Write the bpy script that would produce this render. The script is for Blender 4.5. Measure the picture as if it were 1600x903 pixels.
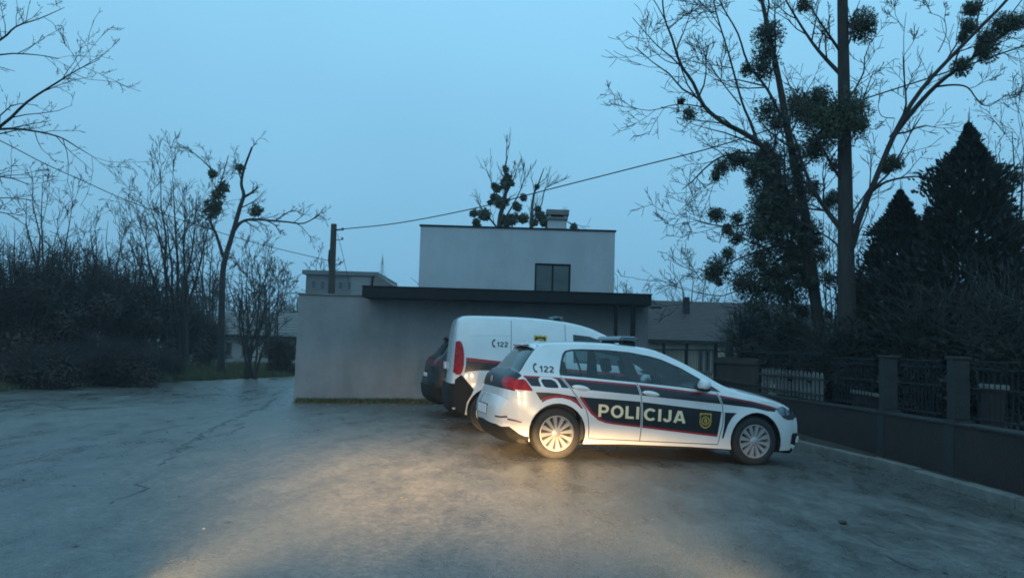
import bpy, bmesh, math, random
import numpy as np
from mathutils import Vector, Matrix, Euler
from mathutils.geometry import delaunay_2d_cdt

for o in list(bpy.data.objects):
    bpy.data.objects.remove(o, do_unlink=True)
SC = bpy.context.scene
COL = SC.collection

# ------------------------------------------------------------------ camera
FPX, CAM_H, ROLL = 1300.0, 1.30, 0.030
PITCH = math.atan((545 - 451.5) / FPX)
_F = Vector((0, math.cos(PITCH), math.sin(PITCH)))
_U0 = Vector((0, -math.sin(PITCH), math.cos(PITCH)))
_R0 = Vector((1, 0, 0))
_R = _R0 * math.cos(ROLL) + _U0 * math.sin(ROLL)
_U = _U0 * math.cos(ROLL) - _R0 * math.sin(ROLL)
_C = Vector((0, 0, CAM_H))
cam = bpy.data.cameras.new('camera')
cam.sensor_width = 36
cam.lens = FPX / 1600 * 36
cam.clip_start = 0.05
cam.clip_end = 3000
camo = bpy.data.objects.new('camera', cam)
COL.objects.link(camo)
m = Matrix((( _R.x, _U.x, -_F.x, _C.x), (_R.y, _U.y, -_F.y, _C.y), (_R.z, _U.z, -_F.z, _C.z), (0, 0, 0, 1)))
camo.matrix_world = m
SC.camera = camo

def at(px, py, Y):
    """point of the place at distance Y that the photograph shows at that pixel"""
    d = _F + _R * ((px - 800) / FPX) + _U * ((451.5 - py) / FPX)
    return _C + d * (Y / d.y)

def ground_at(px, py, z=0.0):
    d = _F + _R * ((px - 800) / FPX) + _U * ((451.5 - py) / FPX)
    return _C + d * ((z - CAM_H) / d.z)

# ------------------------------------------------------------------ world, sun, exposure
SUN_EL, SUN_AZ = math.radians(38), math.radians(200)
world = bpy.data.worlds.new('World')
SC.world = world
world.use_nodes = True
wn = world.node_tree.nodes
wl = world.node_tree.links
bg = wn['Background']
sky = wn.new('ShaderNodeTexSky')
sky.sky_type = 'NISHITA'
sky.sun_disc = False
sky.sun_elevation = math.radians(4)
sky.sun_rotation = SUN_AZ
sky.air_density = 1.6
sky.dust_density = 2.5
sky.ozone_density = 5.0
tcw = wn.new('ShaderNodeTexCoord')
sep = wn.new('ShaderNodeSeparateXYZ')
wl.new(tcw.outputs['Generated'], sep.inputs[0])
ramp = wn.new('ShaderNodeValToRGB')
ramp.color_ramp.elements[0].position = 0.0
ramp.color_ramp.elements[0].color = (0.225, 0.520, 0.780, 1)
ramp.color_ramp.elements[1].position = 0.62
ramp.color_ramp.elements[1].color = (0.390, 0.890, 1.260, 1)
wl.new(sep.outputs['Z'], ramp.inputs[0])
cloud = wn.new('ShaderNodeTexNoise')
cloud.inputs['Scale'].default_value = 1.6
cloud.inputs['Detail'].default_value = 3
wl.new(tcw.outputs['Generated'], cloud.inputs['Vector'])
cmr = wn.new('ShaderNodeMapRange')
cmr.inputs['From Min'].default_value = 0.3
cmr.inputs['From Max'].default_value = 0.7
cmr.inputs['To Min'].default_value = 9.2
cmr.inputs['To Max'].default_value = 10.6
wl.new(cloud.outputs['Fac'], cmr.inputs['Value'])
scl = wn.new('ShaderNodeVectorMath')
scl.operation = 'SCALE'
wl.new(ramp.outputs['Color'], scl.inputs[0])
wl.new(cmr.outputs['Result'], scl.inputs['Scale'])
mixw = wn.new('ShaderNodeMix')
mixw.data_type = 'RGBA'
mixw.inputs[0].default_value = 0.90          # the overcast layer covers most of the clear sky
wl.new(sky.outputs['Color'], mixw.inputs[6])
wl.new(scl.outputs[0], mixw.inputs[7])
wl.new(mixw.outputs[2], bg.inputs['Color'])
bg.inputs['Strength'].default_value = 0.093

sun = bpy.data.lights.new('sun', 'SUN')
sun.energy = 0.20
sun.angle = math.radians(50)
sun.color = (1.0, 0.86, 0.72)
suno = bpy.data.objects.new('sun', sun)
COL.objects.link(suno)
sd = Vector((math.sin(SUN_AZ) * math.cos(SUN_EL), math.cos(SUN_AZ) * math.cos(SUN_EL), math.sin(SUN_EL)))
suno.rotation_euler = sd.to_track_quat('Z', 'Y').to_euler()

SC.view_settings.view_transform = 'Standard'
SC.view_settings.look = 'None'
SC.view_settings.exposure = 0.0
SC.view_settings.gamma = 1.0
SC.view_settings.use_curve_mapping = False
SC.render.engine = 'CYCLES'
SC.cycles.use_denoising = True
SC.cycles.max_bounces = 8
SC.cycles.transparent_max_bounces = 16
SC.cycles.caustics_reflective = False
SC.cycles.caustics_refractive = False
SC.cycles.sample_clamp_indirect = 4.0
SC.cycles.filter_width = 1.8
SC.cycles.volume_bounces = 1

# ------------------------------------------------------------------ materials
MATS = {}

def mat(name, col, rough=0.6, metal=0.0, var=0.15, nscale=6.0, bump=0.0, bscale=60.0, spec=0.5, coat=0.0, col2=None, emit=0, stretch=None, blotch=None):
    if name in MATS:
        return MATS[name]
    M = bpy.data.materials.new(name)
    M.use_nodes = True
    nt = M.node_tree
    N, L = nt.nodes, nt.links
    b = N['Principled BSDF']
    b.inputs['Roughness'].default_value = rough
    b.inputs['Metallic'].default_value = metal
    b.inputs['Specular IOR Level'].default_value = spec
    b.inputs['Coat Weight'].default_value = coat
    b.inputs['Coat Roughness'].default_value = 0.06
    tc = N.new('ShaderNodeTexCoord')
    vec = tc.outputs['Object']
    if stretch:
        mp = N.new('ShaderNodeMapping')
        mp.inputs['Scale'].default_value = stretch
        L.new(vec, mp.inputs['Vector'])
        vec = mp.outputs['Vector']
    nz = N.new('ShaderNodeTexNoise')
    nz.inputs['Scale'].default_value = nscale
    nz.inputs['Detail'].default_value = 6
    nz.inputs['Roughness'].default_value = 0.62
    L.new(vec, nz.inputs['Vector'])
    rp = N.new('ShaderNodeValToRGB')
    c2 = col2 if col2 else tuple(c * (1 + var) for c in col)
    c1 = tuple(c * (1 - var) for c in col)
    rp.color_ramp.elements[0].position = 0.32
    rp.color_ramp.elements[1].position = 0.70
    rp.color_ramp.elements[0].color = (*c1, 1)
    rp.color_ramp.elements[1].color = (*c2, 1)
    L.new(nz.outputs['Fac'], rp.inputs[0])
    colour = rp.outputs['Color']
    if blotch:                                                     # irregular damp and dirt stains
        nb = N.new('ShaderNodeTexNoise')
        nb.inputs['Scale'].default_value = blotch[0]
        nb.inputs['Detail'].default_value = 7
        nb.inputs['Roughness'].default_value = 0.65
        L.new(tc.outputs['Object'], nb.inputs['Vector'])
        rb = N.new('ShaderNodeValToRGB')
        rb.color_ramp.elements[0].position = 0.40
        rb.color_ramp.elements[0].color = (*blotch[1], 1)
        rb.color_ramp.elements[1].position = 0.62
        rb.color_ramp.elements[1].color = (1, 1, 1, 1)
        L.new(nb.outputs['Fac'], rb.inputs[0])
        mb_ = N.new('ShaderNodeMix')
        mb_.data_type = 'RGBA'
        mb_.blend_type = 'MULTIPLY'
        mb_.inputs[0].default_value = 1.0
        L.new(colour, mb_.inputs[6])
        L.new(rb.outputs['Color'], mb_.inputs[7])
        colour = mb_.outputs[2]
    L.new(colour, b.inputs['Base Color'])
    if bump:
        n2 = N.new('ShaderNodeTexNoise')
        n2.inputs['Scale'].default_value = bscale
        n2.inputs['Detail'].default_value = 4
        L.new(vec, n2.inputs['Vector'])
        bp = N.new('ShaderNodeBump')
        bp.inputs['Strength'].default_value = bump
        bp.inputs['Distance'].default_value = 0.02
        L.new(n2.outputs['Fac'], bp.inputs['Height'])
        L.new(bp.outputs['Normal'], b.inputs['Normal'])
    MATS[name] = M
    return M

def glass_mat(name, tint, gl=0.08, ior=1.5):
    M = bpy.data.materials.new(name)
    M.use_nodes = True
    N, L = M.node_tree.nodes, M.node_tree.links
    out = N['Material Output']
    N.remove(N['Principled BSDF'])
    tr = N.new('ShaderNodeBsdfTransparent')
    tr.inputs['Color'].default_value = (*tint, 1)
    gs = N.new('ShaderNodeBsdfGlossy')
    gs.inputs['Roughness'].default_value = gl
    gs.inputs['Color'].default_value = (0.9, 0.95, 0.95, 1)
    fr = N.new('ShaderNodeFresnel')
    fr.inputs['IOR'].default_value = ior
    mx = N.new('ShaderNodeMixShader')
    L.new(fr.outputs[0], mx.inputs[0])
    L.new(tr.outputs[0], mx.inputs[1])
    L.new(gs.outputs[0], mx.inputs[2])
    L.new(mx.outputs[0], out.inputs['Surface'])
    MATS[name] = M
    return M

def asphalt_mat():
    M = bpy.data.materials.new('wet_asphalt')
    M.use_nodes = True
    N, L = M.node_tree.nodes, M.node_tree.links
    b = N['Principled BSDF']
    tc = N.new('ShaderNodeTexCoord')
    def noise(sc, det, rgh=0.6, st=None):
        n = N.new('ShaderNodeTexNoise')
        n.inputs['Scale'].default_value = sc
        n.inputs['Detail'].default_value = det
        n.inputs['Roughness'].default_value = rgh
        if st:
            mp = N.new('ShaderNodeMapping')
            mp.inputs['Scale'].default_value = st
            mp.inputs['Rotation'].default_value = (0, 0, 0.5)
            L.new(tc.outputs['Object'], mp.inputs['Vector'])
            L.new(mp.outputs['Vector'], n.inputs['Vector'])
        else:
            L.new(tc.outputs['Object'], n.inputs['Vector'])
        return n
    big = noise(0.30, 6, 0.62, (1.0, 0.30, 1))
    mid = noise(2.6, 8, 0.72, (1.0, 0.40, 1))
    fine = noise(30, 8, 0.85)
    agg = N.new('ShaderNodeTexVoronoi')
    agg.inputs['Scale'].default_value = 60
    L.new(tc.outputs['Object'], agg.inputs['Vector'])
    addw = N.new('ShaderNodeMath')
    addw.operation = 'ADD'
    L.new(big.outputs['Fac'], addw.inputs[0])
    L.new(mid.outputs['Fac'], addw.inputs[1])
    # wetness: rough where the film is thin, smooth in the low spots
    mr = N.new('ShaderNodeMapRange')
    mr.inputs['From Min'].default_value = 0.82
    mr.inputs['From Max'].default_value = 1.12
    mr.inputs['To Min'].default_value = 0.20
    mr.inputs['To Max'].default_value = 0.46
    L.new(addw.outputs[0], mr.inputs['Value'])
    L.new(mr.outputs['Result'], b.inputs['Roughness'])
    rp = N.new('ShaderNodeValToRGB')
    rp.color_ramp.elements[0].position = 0.30
    rp.color_ramp.elements[0].color = (0.068, 0.067, 0.064, 1)
    rp.color_ramp.elements[1].position = 0.66
    rp.color_ramp.elements[1].color = (0.158, 0.151, 0.140, 1)
    L.new(mid.outputs['Fac'], rp.inputs[0])
    mulc = N.new('ShaderNodeMix')
    mulc.data_type = 'RGBA'
    mulc.blend_type = 'MULTIPLY'
    mulc.inputs[0].default_value = 0.75
    L.new(rp.outputs['Color'], mulc.inputs[6])
    r2 = N.new('ShaderNodeValToRGB')
    r2.color_ramp.elements[0].position = 0.30
    r2.color_ramp.elements[0].color = (0.60, 0.60, 0.61, 1)
    r2.color_ramp.elements[1].position = 0.72
    r2.color_ramp.elements[1].color = (1.25, 1.22, 1.18, 1)
    L.new(big.outputs['Fac'], r2.inputs[0])
    L.new(r2.outputs['Color'], mulc.inputs[7])
    spk = N.new('ShaderNodeMix')
    spk.data_type = 'RGBA'
    spk.blend_type = 'MULTIPLY'
    spk.inputs[0].default_value = 0.85
    r3 = N.new('ShaderNodeValToRGB')
    r3.color_ramp.elements[0].position = 0.36
    r3.color_ramp.elements[0].color = (0.40, 0.40, 0.40, 1)
    r3.color_ramp.elements[1].position = 0.66
    r3.color_ramp.elements[1].color = (1.5, 1.5, 1.5, 1)
    L.new(fine.outputs['Fac'], r3.inputs[0])
    L.new(mulc.outputs[2], spk.inputs[6])
    L.new(r3.outputs['Color'], spk.inputs[7])
    grit = noise(11, 7, 0.8)
    r4 = N.new('ShaderNodeValToRGB')
    r4.color_ramp.elements[0].position = 0.34
    r4.color_ramp.elements[0].color = (0.62, 0.62, 0.62, 1)
    r4.color_ramp.elements[1].position = 0.68
    r4.color_ramp.elements[1].color = (1.32, 1.32, 1.30, 1)
    L.new(grit.outputs['Fac'], r4.inputs[0])
    gm = N.new('ShaderNodeMix')
    gm.data_type = 'RGBA'
    gm.blend_type = 'MULTIPLY'
    gm.inputs[0].default_value = 0.9
    L.new(spk.outputs[2], gm.inputs[6])
    L.new(r4.outputs['Color'], gm.inputs[7])
    L.new(gm.outputs[2], b.inputs['Base Color'])
    bp = N.new('ShaderNodeBump')
    bp.inputs['Strength'].default_value = 0.38
    bp.inputs['Distance'].default_value = 0.008
    L.new(agg.outputs['Distance'], bp.inputs['Height'])
    bp2 = N.new('ShaderNodeBump')
    bp2.inputs['Strength'].default_value = 0.05
    bp2.inputs['Distance'].default_value = 0.05
    L.new(mid.outputs['Fac'], bp2.inputs['Height'])
    L.new(bp.outputs['Normal'], bp2.inputs['Normal'])
    L.new(bp2.outputs['Normal'], b.inputs['Normal'])
    b.inputs['Specular IOR Level'].default_value = 0.5
    MATS['wet_asphalt'] = M
    return M

asphalt_mat()
mat('white_paint', (0.72, 0.73, 0.73), 0.26, var=0.05, nscale=4, coat=0.7)
mat('navy_decal', (0.009, 0.010, 0.014), 0.35, var=0.1, coat=0.12)
mat('red_decal', (0.30, 0.018, 0.026), 0.4, var=0.25, nscale=30)
mat('cream_letters', (0.86, 0.73, 0.46), 0.35, var=0.03)
mat('gold', (0.62, 0.40, 0.07), 0.35, metal=0.3, var=0.2, nscale=30)
mat('black_print', (0.012, 0.012, 0.014), 0.5)
mat('black_plastic', (0.012, 0.013, 0.014), 0.7, var=0.2, bump=0.1, bscale=300, spec=0.2)
mat('black_gloss', (0.008, 0.009, 0.010), 0.15, coat=0.3)
mat('gap_dark', (0.01, 0.01, 0.01), 0.8)
mat('rubber', (0.018, 0.018, 0.019), 0.75, var=0.3, nscale=20, bump=0.2, bscale=120)
mat('silver', (0.36, 0.36, 0.36), 0.38, metal=0.25, var=0.05)
mat('steel_grey', (0.42, 0.43, 0.44), 0.42, metal=0.5, var=0.1)
mat('dark_disc', (0.03, 0.03, 0.032), 0.6, metal=0.3)
mat('tail_red', (0.42, 0.006, 0.012), 0.22, var=0.45, nscale=14, spec=0.3)
mat('tail_dark', (0.09, 0.008, 0.014), 0.25, var=0.35, nscale=10, spec=0.3)
mat('tail_clear', (0.22, 0.03, 0.035), 0.12, var=0.2, coat=0.6)
mat('lamp_clear', (0.16, 0.19, 0.21), 0.08, metal=0.6, var=0.5, nscale=12, coat=1.0)
mat('interior_dark', (0.045, 0.048, 0.05), 0.8)
mat('seat_fabric', (0.030, 0.033, 0.037), 0.85)
mat('dark_blue_paint', (0.005, 0.008, 0.013), 0.35, var=0.1, coat=0.15, spec=0.35)
mat('plate_white', (0.75, 0.77, 0.80), 0.4)
mat('lightbar_lens', (0.07, 0.10, 0.12), 0.25, coat=0.2)
glass_mat('car_glass', (0.84, 0.94, 0.94), 0.03, 1.62)
glass_mat('dark_glass', (0.16, 0.21, 0.22), 0.03)
glass_mat('window_glass', (0.80, 0.86, 0.86), 0.05)
mat('plaster_grey', (0.305, 0.292, 0.300), 0.85, var=0.10, nscale=1.3, bump=0.6, bscale=30, stretch=(1.4, 1.4, 0.35), blotch=(0.55, (0.74, 0.78, 0.74)))
mat('plaster_white', (0.465, 0.50, 0.53), 0.85, var=0.07, nscale=1.3, bump=0.5, bscale=30, stretch=(1.4, 1.4, 0.3), blotch=(0.6, (0.84, 0.86, 0.86)))
mat('dark_metal', (0.011, 0.013, 0.015), 0.65, var=0.25, spec=0.2)
mat('roof_felt', (0.05, 0.055, 0.06), 0.8)
mat('concrete', (0.17, 0.17, 0.16), 0.85, var=0.25, nscale=3, bump=0.4, bscale=40)
mat('kerb_concrete', (0.15, 0.15, 0.137), 0.75, var=0.3, nscale=4, bump=0.4, bscale=40)
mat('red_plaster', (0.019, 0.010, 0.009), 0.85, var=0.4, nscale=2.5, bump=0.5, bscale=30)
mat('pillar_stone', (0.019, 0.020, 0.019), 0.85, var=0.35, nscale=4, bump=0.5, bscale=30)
mat('soil', (0.040, 0.033, 0.025), 0.9, var=0.4, nscale=8, bump=0.8, bscale=20)
mat('field', (0.030, 0.034, 0.018), 0.95, var=0.45, nscale=0.7, bump=0.8, bscale=8)
mat('grass', (0.062, 0.095, 0.028), 0.7, var=0.5, nscale=1.2, col2=(0.13, 0.13, 0.045))
mat('bark', (0.032, 0.028, 0.025), 0.9, var=0.35, nscale=7, bump=0.8, bscale=25, stretch=(1, 1, 0.25))
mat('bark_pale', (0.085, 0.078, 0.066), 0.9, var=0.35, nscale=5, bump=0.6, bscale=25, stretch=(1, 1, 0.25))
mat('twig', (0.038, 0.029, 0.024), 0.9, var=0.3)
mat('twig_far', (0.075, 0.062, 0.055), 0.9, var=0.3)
mat('mistletoe', (0.026, 0.038, 0.012), 0.6, var=0.45, nscale=9)
mat('ivy', (0.013, 0.024, 0.009), 0.5, var=0.5, nscale=6)
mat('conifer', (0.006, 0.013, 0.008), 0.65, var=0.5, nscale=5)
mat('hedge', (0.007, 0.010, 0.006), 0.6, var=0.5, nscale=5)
mat('shrub_leaf', (0.046, 0.031, 0.023), 0.75, var=0.5, nscale=3)
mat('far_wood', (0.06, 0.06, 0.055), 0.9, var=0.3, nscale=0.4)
mat('roof_tile', (0.062, 0.044, 0.042), 0.75, var=0.25, nscale=3, bump=0.3, bscale=12)
mat('roof_tile_grey', (0.12, 0.108, 0.10), 0.8, var=0.25, nscale=2)
mat('house_cream', (0.42, 0.39, 0.31), 0.85, var=0.12, nscale=1)
mat('house_pale', (0.40, 0.41, 0.40), 0.85, var=0.2, nscale=0.8)
mat('far_block', (0.13, 0.13, 0.135), 0.85, var=0.15, nscale=0.4)
mat('far_block_light', (0.19, 0.19, 0.19), 0.85, var=0.15, nscale=0.4)
mat('pane_dark', (0.025, 0.030, 0.033), 0.15)
mat('blind', (0.20, 0.20, 0.165), 0.7, var=0.25, nscale=2.5)
mat('picket_white', (0.14, 0.145, 0.14), 0.7, var=0.25, nscale=6)
mat('board_brown', (0.040, 0.030, 0.022), 0.8, var=0.3, nscale=5, stretch=(1, 1, 0.2))
mat('pole_wood', (0.055, 0.045, 0.036), 0.9, var=0.3, stretch=(1, 1, 0.1))
mat('water_dark', (0.045, 0.046, 0.047), 0.35, var=0.3)
mat('paper', (0.45, 0.45, 0.43), 0.8)
mat('leaf_litter', (0.055, 0.036, 0.022), 0.9, var=0.5, nscale=3)

# ------------------------------------------------------------------ helpers
def tag(o, label=None, cat=None, group=None, kind=None):
    if label: o['label'] = label
    if cat: o['category'] = cat
    if group: o['group'] = group
    if kind: o['kind'] = kind
    return o

def empty(name, loc=(0, 0, 0), rot=(0, 0, 0)):
    e = bpy.data.objects.new(name, None)
    e.empty_display_size = 0.2
    e.location = loc
    e.rotation_euler = rot
    COL.objects.link(e)
    return e

def link(name, me, parent=None, loc=None, rot=None):
    o = bpy.data.objects.new(name, me)
    COL.objects.link(o)
    if parent: o.parent = parent
    if loc is not None: o.location = loc
    if rot is not None: o.rotation_euler = rot
    return o

class MB:
    def __init__(s):
        s.v = []
        s.f = []
    def add(s, vs, fs):
        k = len(s.v)
        s.v.extend([tuple(p) for p in vs])
        s.f.extend([tuple(i + k for i in f) for f in fs])
        return s
    def box(s, a, b, M=None):
        x0, y0, z0 = a
        x1, y1, z1 = b
        vs = [Vector(p) for p in ((x0, y0, z0), (x1, y0, z0), (x1, y1, z0), (x0, y1, z0), (x0, y0, z1), (x1, y0, z1), (x1, y1, z1), (x0, y1, z1))]
        if M: vs = [M @ p for p in vs]
        return s.add(vs, [(0, 3, 2, 1), (4, 5, 6, 7), (0, 1, 5, 4), (1, 2, 6, 5), (2, 3, 7, 6), (3, 0, 4, 7)])
    def cbox(s, a, b, c=0.01):
        """box with chamfered edges"""
        bm = bmesh.new()
        bmesh.ops.create_cube(bm, size=1)
        for v in bm.verts:
            v.co = Vector([(a[i] + b[i]) / 2 + v.co[i] * (b[i] - a[i]) for i in range(3)])
        bmesh.ops.bevel(bm, geom=bm.edges[:], offset=c, segments=2, affect='EDGES', profile=0.6)
        bm.verts.index_update()
        s.add([v.co for v in bm.verts], [[v.index for v in f.verts] for f in bm.faces])
        bm.free()
        return s
    def tube(s, pts, rads, n=6, cap=True):
        pts = [Vector(p) for p in pts]
        k = len(s.v)
        N = len(pts)
        t0 = (pts[-1] - pts[0])
        if t0.length < 1e-6: return s
        ref = Vector((0, 0, 1)) if abs(t0.normalized().z) < 0.9 else Vector((1, 0, 0))
        for i, p in enumerate(pts):
            t = (pts[min(i + 1, N - 1)] - pts[max(i - 1, 0)]).normalized()
            a = t.cross(ref).normalized()
            b = t.cross(a)
            for j in range(n):
                an = 2 * math.pi * j / n
                s.v.append(tuple(p + (a * math.cos(an) + b * math.sin(an)) * rads[i]))
        for i in range(N - 1):
            for j in range(n):
                j2 = (j + 1) % n
                s.f.append((k + i * n + j, k + i * n + j2, k + (i + 1) * n + j2, k + (i + 1) * n + j))
        if cap:
            s.f.append(tuple(k + j for j in range(n))[::-1])
            s.f.append(tuple(k + (N - 1) * n + j for j in range(n)))
        return s
    def lathe(s, prof, n=40, axis='y'):
        """profile (r, h) revolved; axis y"""
        k = len(s.v)
        for r, h in prof:
            for j in range(n):
                a = 2 * math.pi * j / n
                s.v.append((r * math.cos(a), h, r * math.sin(a)))
        for i in range(len(prof) - 1):
            for j in range(n):
                j2 = (j + 1) % n
                s.f.append((k + i * n + j, k + (i + 1) * n + j, k + (i + 1) * n + j2, k + i * n + j2))
        return s
    def prism(s, poly, y0, y1, fn=None):
        """polygon in xz extruded along y"""
        n = len(poly)
        vs = [(p[0], y0, p[1]) for p in poly] + [(p[0], y1, p[1]) for p in poly]
        if fn: vs = [fn(*p) for p in vs]
        fs = [tuple(range(n)), tuple(range(2 * n - 1, n - 1, -1))]
        fs += [(i, n + i, n + (i + 1) % n, (i + 1) % n) for i in range(n)]
        return s.add(vs, fs)
    def mesh(s, name, m, smooth=False, angle=None):
        me = bpy.data.meshes.new(name)
        me.from_pydata(s.v, [], s.f)
        if m: me.materials.append(MATS[m] if isinstance(m, str) else m)
        if smooth:
            me.polygons.foreach_set('use_smooth', [True] * len(me.polygons))
            if angle: me.set_sharp_from_angle(angle=math.radians(angle))
        me.update()
        return me
    def build(s, name, m, parent=None, smooth=False, angle=35, loc=None, rot=None):
        return link(name, s.mesh(name, m, smooth, angle), parent, loc, rot)

def copy_tree(o, parent=None):
    c = o.copy()
    COL.objects.link(c)
    c.parent = parent
    for ch in list(o.children):
        copy_tree(ch, c)
    return c

def softplus(x, k=3.0):
    return math.log1p(math.exp(max(-40, min(40, x * k)))) / k

def sstep(a, b, x):
    t = max(0, min(1, (x - a) / (b - a)))
    return t * t * (3 - 2 * t)

def gz(x, y):
    """height of the paved lot: it falls gently towards the wall on the right"""
    sl = softplus(min(x, 5.6)) * 0.0325 - 0.012
    fade = 1 - sstep(13.5, 19, y)
    z = -sl * fade
    z += -0.07 * sstep(-1.5, -5, x) * sstep(15, 19, y) * (1 - sstep(22, 30, y))
    return z

# ------------------------------------------------------------------ setting: terrain, lot, verge, kerb
def grid_mesh(name, xs, ys, fn, m, mask=None):
    b = MB()
    idx = {}
    for j, y in enumerate(ys):
        for i, x in enumerate(xs):
            idx[i, j] = len(b.v)
            b.v.append((x, y, fn(x, y)))
    for j in range(len(ys) - 1):
        for i in range(len(xs) - 1):
            if mask and not mask((xs[i] + xs[i + 1]) / 2, (ys[j] + ys[j + 1]) / 2): continue
            b.f.append((idx[i, j], idx[i + 1, j], idx[i + 1, j + 1], idx[i, j + 1]))
    return b.build(name, m, smooth=True, angle=None)

EDGE = [(-60, 3), (-26, 12), (-16.5, 17.0), (-12.35, 20.3), (-11.1, 24.4), (-8.9, 30), (-7.2, 37), (-6.0, 48), (-5.2, 70)]   # left road edge
KERB = [(5.30, 1.0), (5.20, 6.0), (5.13, 8.5), (5.06, 10.9), (4.62, 13.2), (4.42, 16.0), (4.20, 20.0), (3.95, 24.0), (3.7, 29.0)]
def interp(poly, v, axis=1):
    for a, b in zip(poly, poly[1:]):
        if a[axis] <= v <= b[axis]:
            t = (v - a[axis]) / (b[axis] - a[axis])
            return a[1 - axis] + t * (b[1 - axis] - a[1 - axis])
    return poly[0][1 - axis] if v < poly[0][axis] else poly[-1][1 - axis]

def terrain(x, y):
    z = gz(x, y) - 0.035
    ex = interp(EDGE, y)
    if x < ex:
        z += 0.30 * sstep(0.2, 6, ex - x)
    if y > 30: z -= 0.010 * min(y - 30, 60) * sstep(30, 45, y)
    return z
xs = [-290, -180, -120, -85] + [-60 + i * 1.5 for i in range(54)] + [22, 28, 40, 80, 160, 240, 290]
ys = [-60, -20, -5] + [i * 1.2 for i in range(60)] + [76, 86, 100, 140, 190, 240, 290]
tag(grid_mesh('terrain', xs, ys, terrain, 'field'), kind='structure')

def lot_surface():
    b = MB()
    ys = [-8 + i * 0.6 for i in range(132)]
    rows = []
    for y in ys:
        x0, x1 = interp(EDGE, y), interp(KERB, y) - 0.0
        jit = 0.12 * math.sin(y * 2.1) + 0.07 * math.sin(y * 5.3 + 1)
        x0 += jit
        n = 56
        row = []
        for i in range(n + 1):
            t = i / n
            t = 1 - (1 - t) ** 1.6
            x = x0 + (x1 - x0) * t
            row.append(len(b.v))
            b.v.append((x, y, gz(x, y)))
        rows.append(row)
    for r0, r1 in zip(rows, rows[1:]):
        for i in range(len(r0) - 1):
            b.f.append((r0[i], r0[i + 1], r1[i + 1], r1[i]))
    return b.build('parking_lot', 'wet_asphalt', smooth=True, angle=None)
lot = tag(lot_surface(), kind='structure')

def crack(pxs, w, seed, m='water_dark'):
    rng = random.Random(seed)
    pts = []
    for a, b_ in zip(pxs, pxs[1:]):
        A, B = ground_at(*a), ground_at(*b_)
        n = max(2, int((B - A).length / 0.16))
        for i in range(n):
            pts.append(A.lerp(B, i / n))
    b = MB()
    prev = None
    for i, p in enumerate(pts):
        t = (pts[min(i + 1, len(pts) - 1)] - pts[max(i - 1, 0)])
        nrm = Vector((-t.y, t.x, 0)).normalized()
        c = p + nrm * rng.uniform(-0.09, 0.09)
        ww = w * .55 * rng.uniform(0.1, 1.0) * (0.2 + 0.8 * math.sin(math.pi * min(1, (i + 0.3) / len(pts))))
        l, r = c + nrm * ww, c - nrm * ww
        l.z, r.z = gz(l.x, l.y) + 0.004, gz(r.x, r.y) + 0.004
        k = len(b.v)
        b.v += [tuple(l), tuple(r)]
        if prev is not None: b.f.append((prev, prev + 1, k + 1, k))
        prev = k
    b.build('crack', m, lot)
crack([(440, 606), (425, 620), (410, 635), (365, 657), (325, 677), (280, 705), (235, 732)], 0.085, 1)
crack([(418, 622), (380, 632), (345, 640)], 0.06, 2)
crack([(385, 660), (372, 668), (352, 682)], 0.05, 3)
crack([(240, 748), (200, 777), (175, 795)], 0.035, 4)
crack([(455, 600), (430, 612), (402, 618), (372, 624)], 0.07, 5)
crack([(1150, 812), (1210, 815), (1290, 819)], 0.012, 6)
crack([(1330, 815), (1370, 835), (1430, 842)], 0.022, 7)
crack([(60, 632), (120, 640), (190, 636)], 0.09, 8)
crack([(1385, 850), (1440, 868), (1530, 880)], 0.018, 9)

def ribbon(name, line, off0, off1, z0, z1, m, kind):
    b = MB()
    n = 90
    y0, y1 = 2.0, 28.5
    prev = None
    for i in range(n + 1):
        y = y0 + (y1 - y0) * i / n
        x = interp(line, y)
        k = len(b.v)
        b.v += [(x + off0, y, gz(x, y) + z0), (x + off1, y, gz(x, y) + z1)]
        if prev is not None: b.f.append((prev, prev + 1, k + 1, k))
        prev = k
    o = b.build(name, m, smooth=True, angle=None)
    return tag(o, kind=kind)
ribbon('planting_strip', KERB, 0.13, 0.75, 0.07, 0.16, 'soil', 'structure')

kerb = tag(empty('kerb'), kind='structure')
def smooth_line(line, y0, y1, step):
    out = []
    y = y0
    while y <= y1:
        out.append(Vector((sum(interp(line, y + d) for d in (-0.8, -0.4, 0, 0.4, 0.8)) / 5, y, 0)))
        y += step
    return out
rk = random.Random(5)
kl = smooth_line(KERB, 2.5, 27, 1.0)
for a, b_ in zip(kl, kl[1:]):
    d = (b_ - a)
    L_ = d.length
    mb = MB().cbox((0.006, -0.07, -0.25), (L_ - 0.006, 0.07, 0.115 + rk.uniform(-0.012, 0.012)), 0.018)
    for i, v in enumerate(mb.v):
        mb.v[i] = (v[0], v[1] + rk.uniform(-0.003, 0.003), v[2] + rk.uniform(-0.003, 0.003))
    o = mb.build('kerb_stone', 'kerb_concrete', kerb, loc=(a.x + 0.06, a.y, gz(a.x, a.y)))
    pz = gz(b_.x, b_.y) - gz(a.x, a.y)
    o.rotation_euler = (0, -math.atan2(pz, L_), math.atan2(d.y, d.x))

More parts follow.
